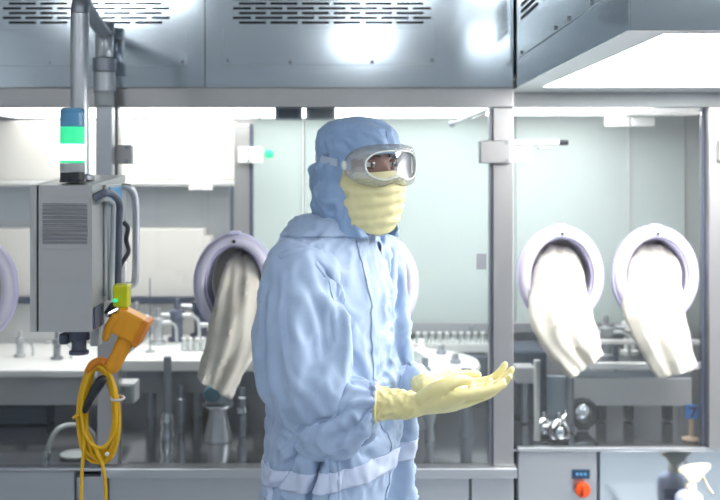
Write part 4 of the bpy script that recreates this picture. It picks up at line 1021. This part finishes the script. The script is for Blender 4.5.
# mask
rows = []
for i in range(44):
    v_ = i / 43; row = []
    for k in range(61):
        th = math.radians(-66 + 132 * k / 60); ta = abs(th)
        ztop = 1.6375 + .003 * math.exp(-(th / .3) ** 2) + .004 * (ta / 1.1) ** 4
        zbot = 1.500 + .030 * (ta / 1.1) ** 2
        z = zbot + (ztop - zbot) * v_
        base = hood_r(z, th)
        a = np.interp(z, [1.49, 1.505, 1.53, 1.56, 1.60, 1.625, 1.645], [.055, .074, .096, .110, .114, .110, .101]); bb = np.interp(z, [1.49, 1.51, 1.54, 1.58, 1.62, 1.645], [.075, .080, .086, .093, .093, .088])
        edge = max(0, (ta - .85) / .3)
        r = 1 / math.sqrt((math.cos(th) / a) ** 2 + (math.sin(th) / bb) ** 2) + .004
        r = r * (1 - edge) + (base - .005) * edge if edge > 0 else r
        r += .006 * math.exp(-(th / .5) ** 2) * math.exp(-((z - 1.6) / .03) ** 2)
        r += .0022 * math.sin(z * 260 + 1.5 * math.sin(th * 2)) * math.exp(-((th - .1) / .9) ** 2)
        row.append(hpos(z, th, r))
    rows.append(row)
mm = MB().loft(rows, cap=False, closed=False).mesh('face_mask')
mco = get_co(mm); mno = get_no(mm)
mco += mno * (.0035 * noise3(mco * np.array([20, 20, 45])) + .0015 * noise3(mco * 60))[:, None]; set_co(mm, mco)
mo = link('face_mask', mm, MASKM, person, True, 180); so = mo.modifiers.new('thickness', 'SOLIDIFY'); so.thickness = .0016; so.offset = 1
# goggles
GZ = 1.653
def gpt(u, sc_, fwd, hx_=.108, hz_=.047, rho=.135):
    """superellipse point u on the goggle outline, wrapped round the face"""
    cu, su = math.cos(u), math.sin(u)
    s = hx_ * sc_ * math.copysign(abs(cu) ** .72, cu); z = hz_ * (sc_ if sc_ > .9 else sc_ * .94) * math.copysign(abs(su) ** .8, su)
    if z < 0: z += .010 * math.exp(-(s / .022) ** 2) * min(1, -z / .02)
    al = s / rho
    return HCc + Hf * (fwd - rho * (1 - math.cos(al))) + Hr * (rho * math.sin(al)) + UP * (GZ + z)
ng = 72
gp_ = [(.86, .094), (.95, .100), (1.0, .110), (1.0, .124), (.96, .131), (.80, .136), (.74, .135), (.72, .132), (.73, .125), (.80, .112), (.84, .100)]
rings = [[gpt(2 * math.pi * k / ng, s, f) for k in range(ng)] for s, f in gp_]; rings.append(rings[0])
go = MB().loft(rings, cap=False).build('goggles', FRAMEG, person, True, 60)
rows = [[gpt(2 * math.pi * k / ng, s, .131 + .003 * (1 - s)) for k in range(ng)] for s in (.735, .6, .4, .2, .02)]
le = MB().loft(rows, cap=False).build('lens', LENS, go, True, 180)
ri = MB()
ri.tube([gpt(2 * math.pi * k / ng, .73, .1355) for k in range(ng + 1)], .0022, 8); ri.build('lens_rim', GOGF, go)
for s in (1, -1):
    q = gpt(0 if s > 0 else math.pi, 1.0, .116)
    MB().ball(q - Hf * .006, (.008, .008, .011), 8).build('strap_lug', GOGF, go)
rows = []
for i, th in enumerate(np.linspace(math.radians(68), 2 * math.pi - math.radians(68), 70)):
    zc_ = GZ + .006 + .016 * math.sin((i / 69) * math.pi)
    r0 = max(hood_r(zc_, th), hood_r(zc_ + .008, th), hood_r(zc_ - .008, th)) + .003 + .012 * (max(0, math.cos(th)))
    rows.append([hpos(zc_ - .008, th, r0), hpos(zc_ - .008, th, r0 + .003), hpos(zc_ + .008, th, r0 + .003), hpos(zc_ + .008, th, r0)])
MB().loft(rows).build('strap', STRAPM, go, True, 50)

# keep the body clear of the draped cloth
pc = get_co(bme); pc -= get_no(bme) * (np.where(pc[:, 2] < 1.49, .011, 0))[:, None]; set_co(bme, pc)

# gloves
def glove(name, wrist, u, v, wv, side, elbow, cuff_len, curl, spread, thumb):
    M = lambda a, b_, c_: wrist + u * a + v * b_ + wv * c_
    m = MB()
    # palm
    kn = [(.092, .034, .004), (.096, .0115, -.001), (.092, -.0115, -.001), (.083, -.033, .004)]
    rings = []
    for (a, hw_, ht, cz) in ((-.012, .026, .023, 0), (.012, .028, .021, 0), (.04, .036, .0175, -.001), (.07, .042, .0155, -.001), (.09, .042, .0135, 0), (.1, .036, .010, 0)):
        rings.append([M(a, hw_ * math.cos(2 * math.pi * k / 24), cz + ht * math.sin(2 * math.pi * k / 24)) for k in range(24)])
    m.loft(rings)
    L_ = [(.044, .027, .022), (.049, .030, .023), (.045, .028, .022), (.035, .021, .02)]
    for i in range(4):
        p = Vector(kn[i]); an = 0; az = spread[i]; pts = [Vector((p.x - .022, p.y * .92, p.z)), p]; rs = [.0125, .0118]
        for j in range(3):
            an += curl[i][j]
            d = Vector((math.cos(an) * math.cos(az), math.cos(an) * math.sin(az), math.sin(an)))
            p = p + d * L_[i][j]; pts.append(p); rs.append((.0104, .0095, .0075)[j] * (.88 if i == 3 else 1))
        pw = [M(*q) for q in pts]
        sp_ = [Vector(q) for q in spline(pw, 4)]
        m.tube(sp_, list(np.interp(np.linspace(0, len(pts) - 1, len(sp_)), range(len(pts)), rs)), 14, 1, True)
    pts = [M(*q) for q in thumb]; sp_ = [Vector(q) for q in spline(pts, 4)]
    m.tube(sp_, list(np.interp(np.linspace(0, len(pts) - 1, len(sp_)), range(len(pts)), [.016, .0165, .0135, .0115, .0095][:len(pts)])), 14, 1, True)
    # wrist and cuff
    ax_ = (elbow - wrist).normalized()
    m.tube([wrist + u * .02, wrist, wrist + ax_ * .03, wrist + ax_ * .06, wrist + ax_ * cuff_len], [.021, .0265, .0295, .0325, .0355], 24)
    cu = wrist + ax_ * cuff_len
    me = remesh(m, .0026, 5)
    q = get_co(me); nn = get_no(me)
    al = (q - np.array(wrist)) @ np.array(ax_)
    amp = np.clip(al / .02 + .6, .12, 1)
    q += nn * (amp * (.0022 * ridge(noise3(q * np.array([55, 40, 40]))) + .0012 * noise3(q * 120)))[:, None]
    set_co(me, q)
    g_ = link(name, me, GLOVE, person, True, 180)
    pts = []
    sd = ax_.cross(UP).normalized(); up_ = sd.cross(ax_)
    for k in range(33):
        a = 2 * math.pi * k / 32; pts.append(cu + sd * (.0375 * math.cos(a)) + up_ * (.0375 * math.sin(a)))
    MB().tube(pts, .0035, 8).build('cuff_bead', GLOVE, g_)
    return g_
rl = math.radians(30); pit = math.radians(2)
u = Vector((math.cos(pit), .10, math.sin(pit))).normalized(); v = Vector((0, -math.cos(rl), math.sin(rl))); v = (v - u * v.dot(u)).normalized(); wv = v.cross(u); 
if wv.z < 0: wv = -wv
D_ = math.radians
glove('glove', NW, u, v, wv, 1, NE, .078, [(D_(3), D_(9), D_(9)), (D_(9), D_(17), D_(15)), (D_(15), D_(24), D_(20)), (D_(22), D_(30), D_(22))], (.06, .0, -.06, -.13),
      [(.012, .022, .004), (.04, .042, .016), (.068, .047, .026), (.094, .041, .033), (.112, .035, .034)])
rl = math.radians(6); u = Vector((math.cos(D_(-3)), -.10, math.sin(D_(-3)))).normalized(); v = Vector((0, math.cos(rl), math.sin(rl))); v = (v - u * v.dot(u)).normalized(); wv = u.cross(v)
if wv.z < 0: wv = -wv
glove('glove', FW, u, v, wv, -1, FE, .075, [(D_(14), D_(26), D_(22)), (D_(14), D_(24), D_(20)), (D_(12), D_(20), D_(18)), (D_(10), D_(18), D_(16))], (.05, .01, -.03, -.08),
      [(.012, .022, .004), (.04, .044, .010), (.068, .056, .013), (.092, .060, .015), (.108, .060, .016)])
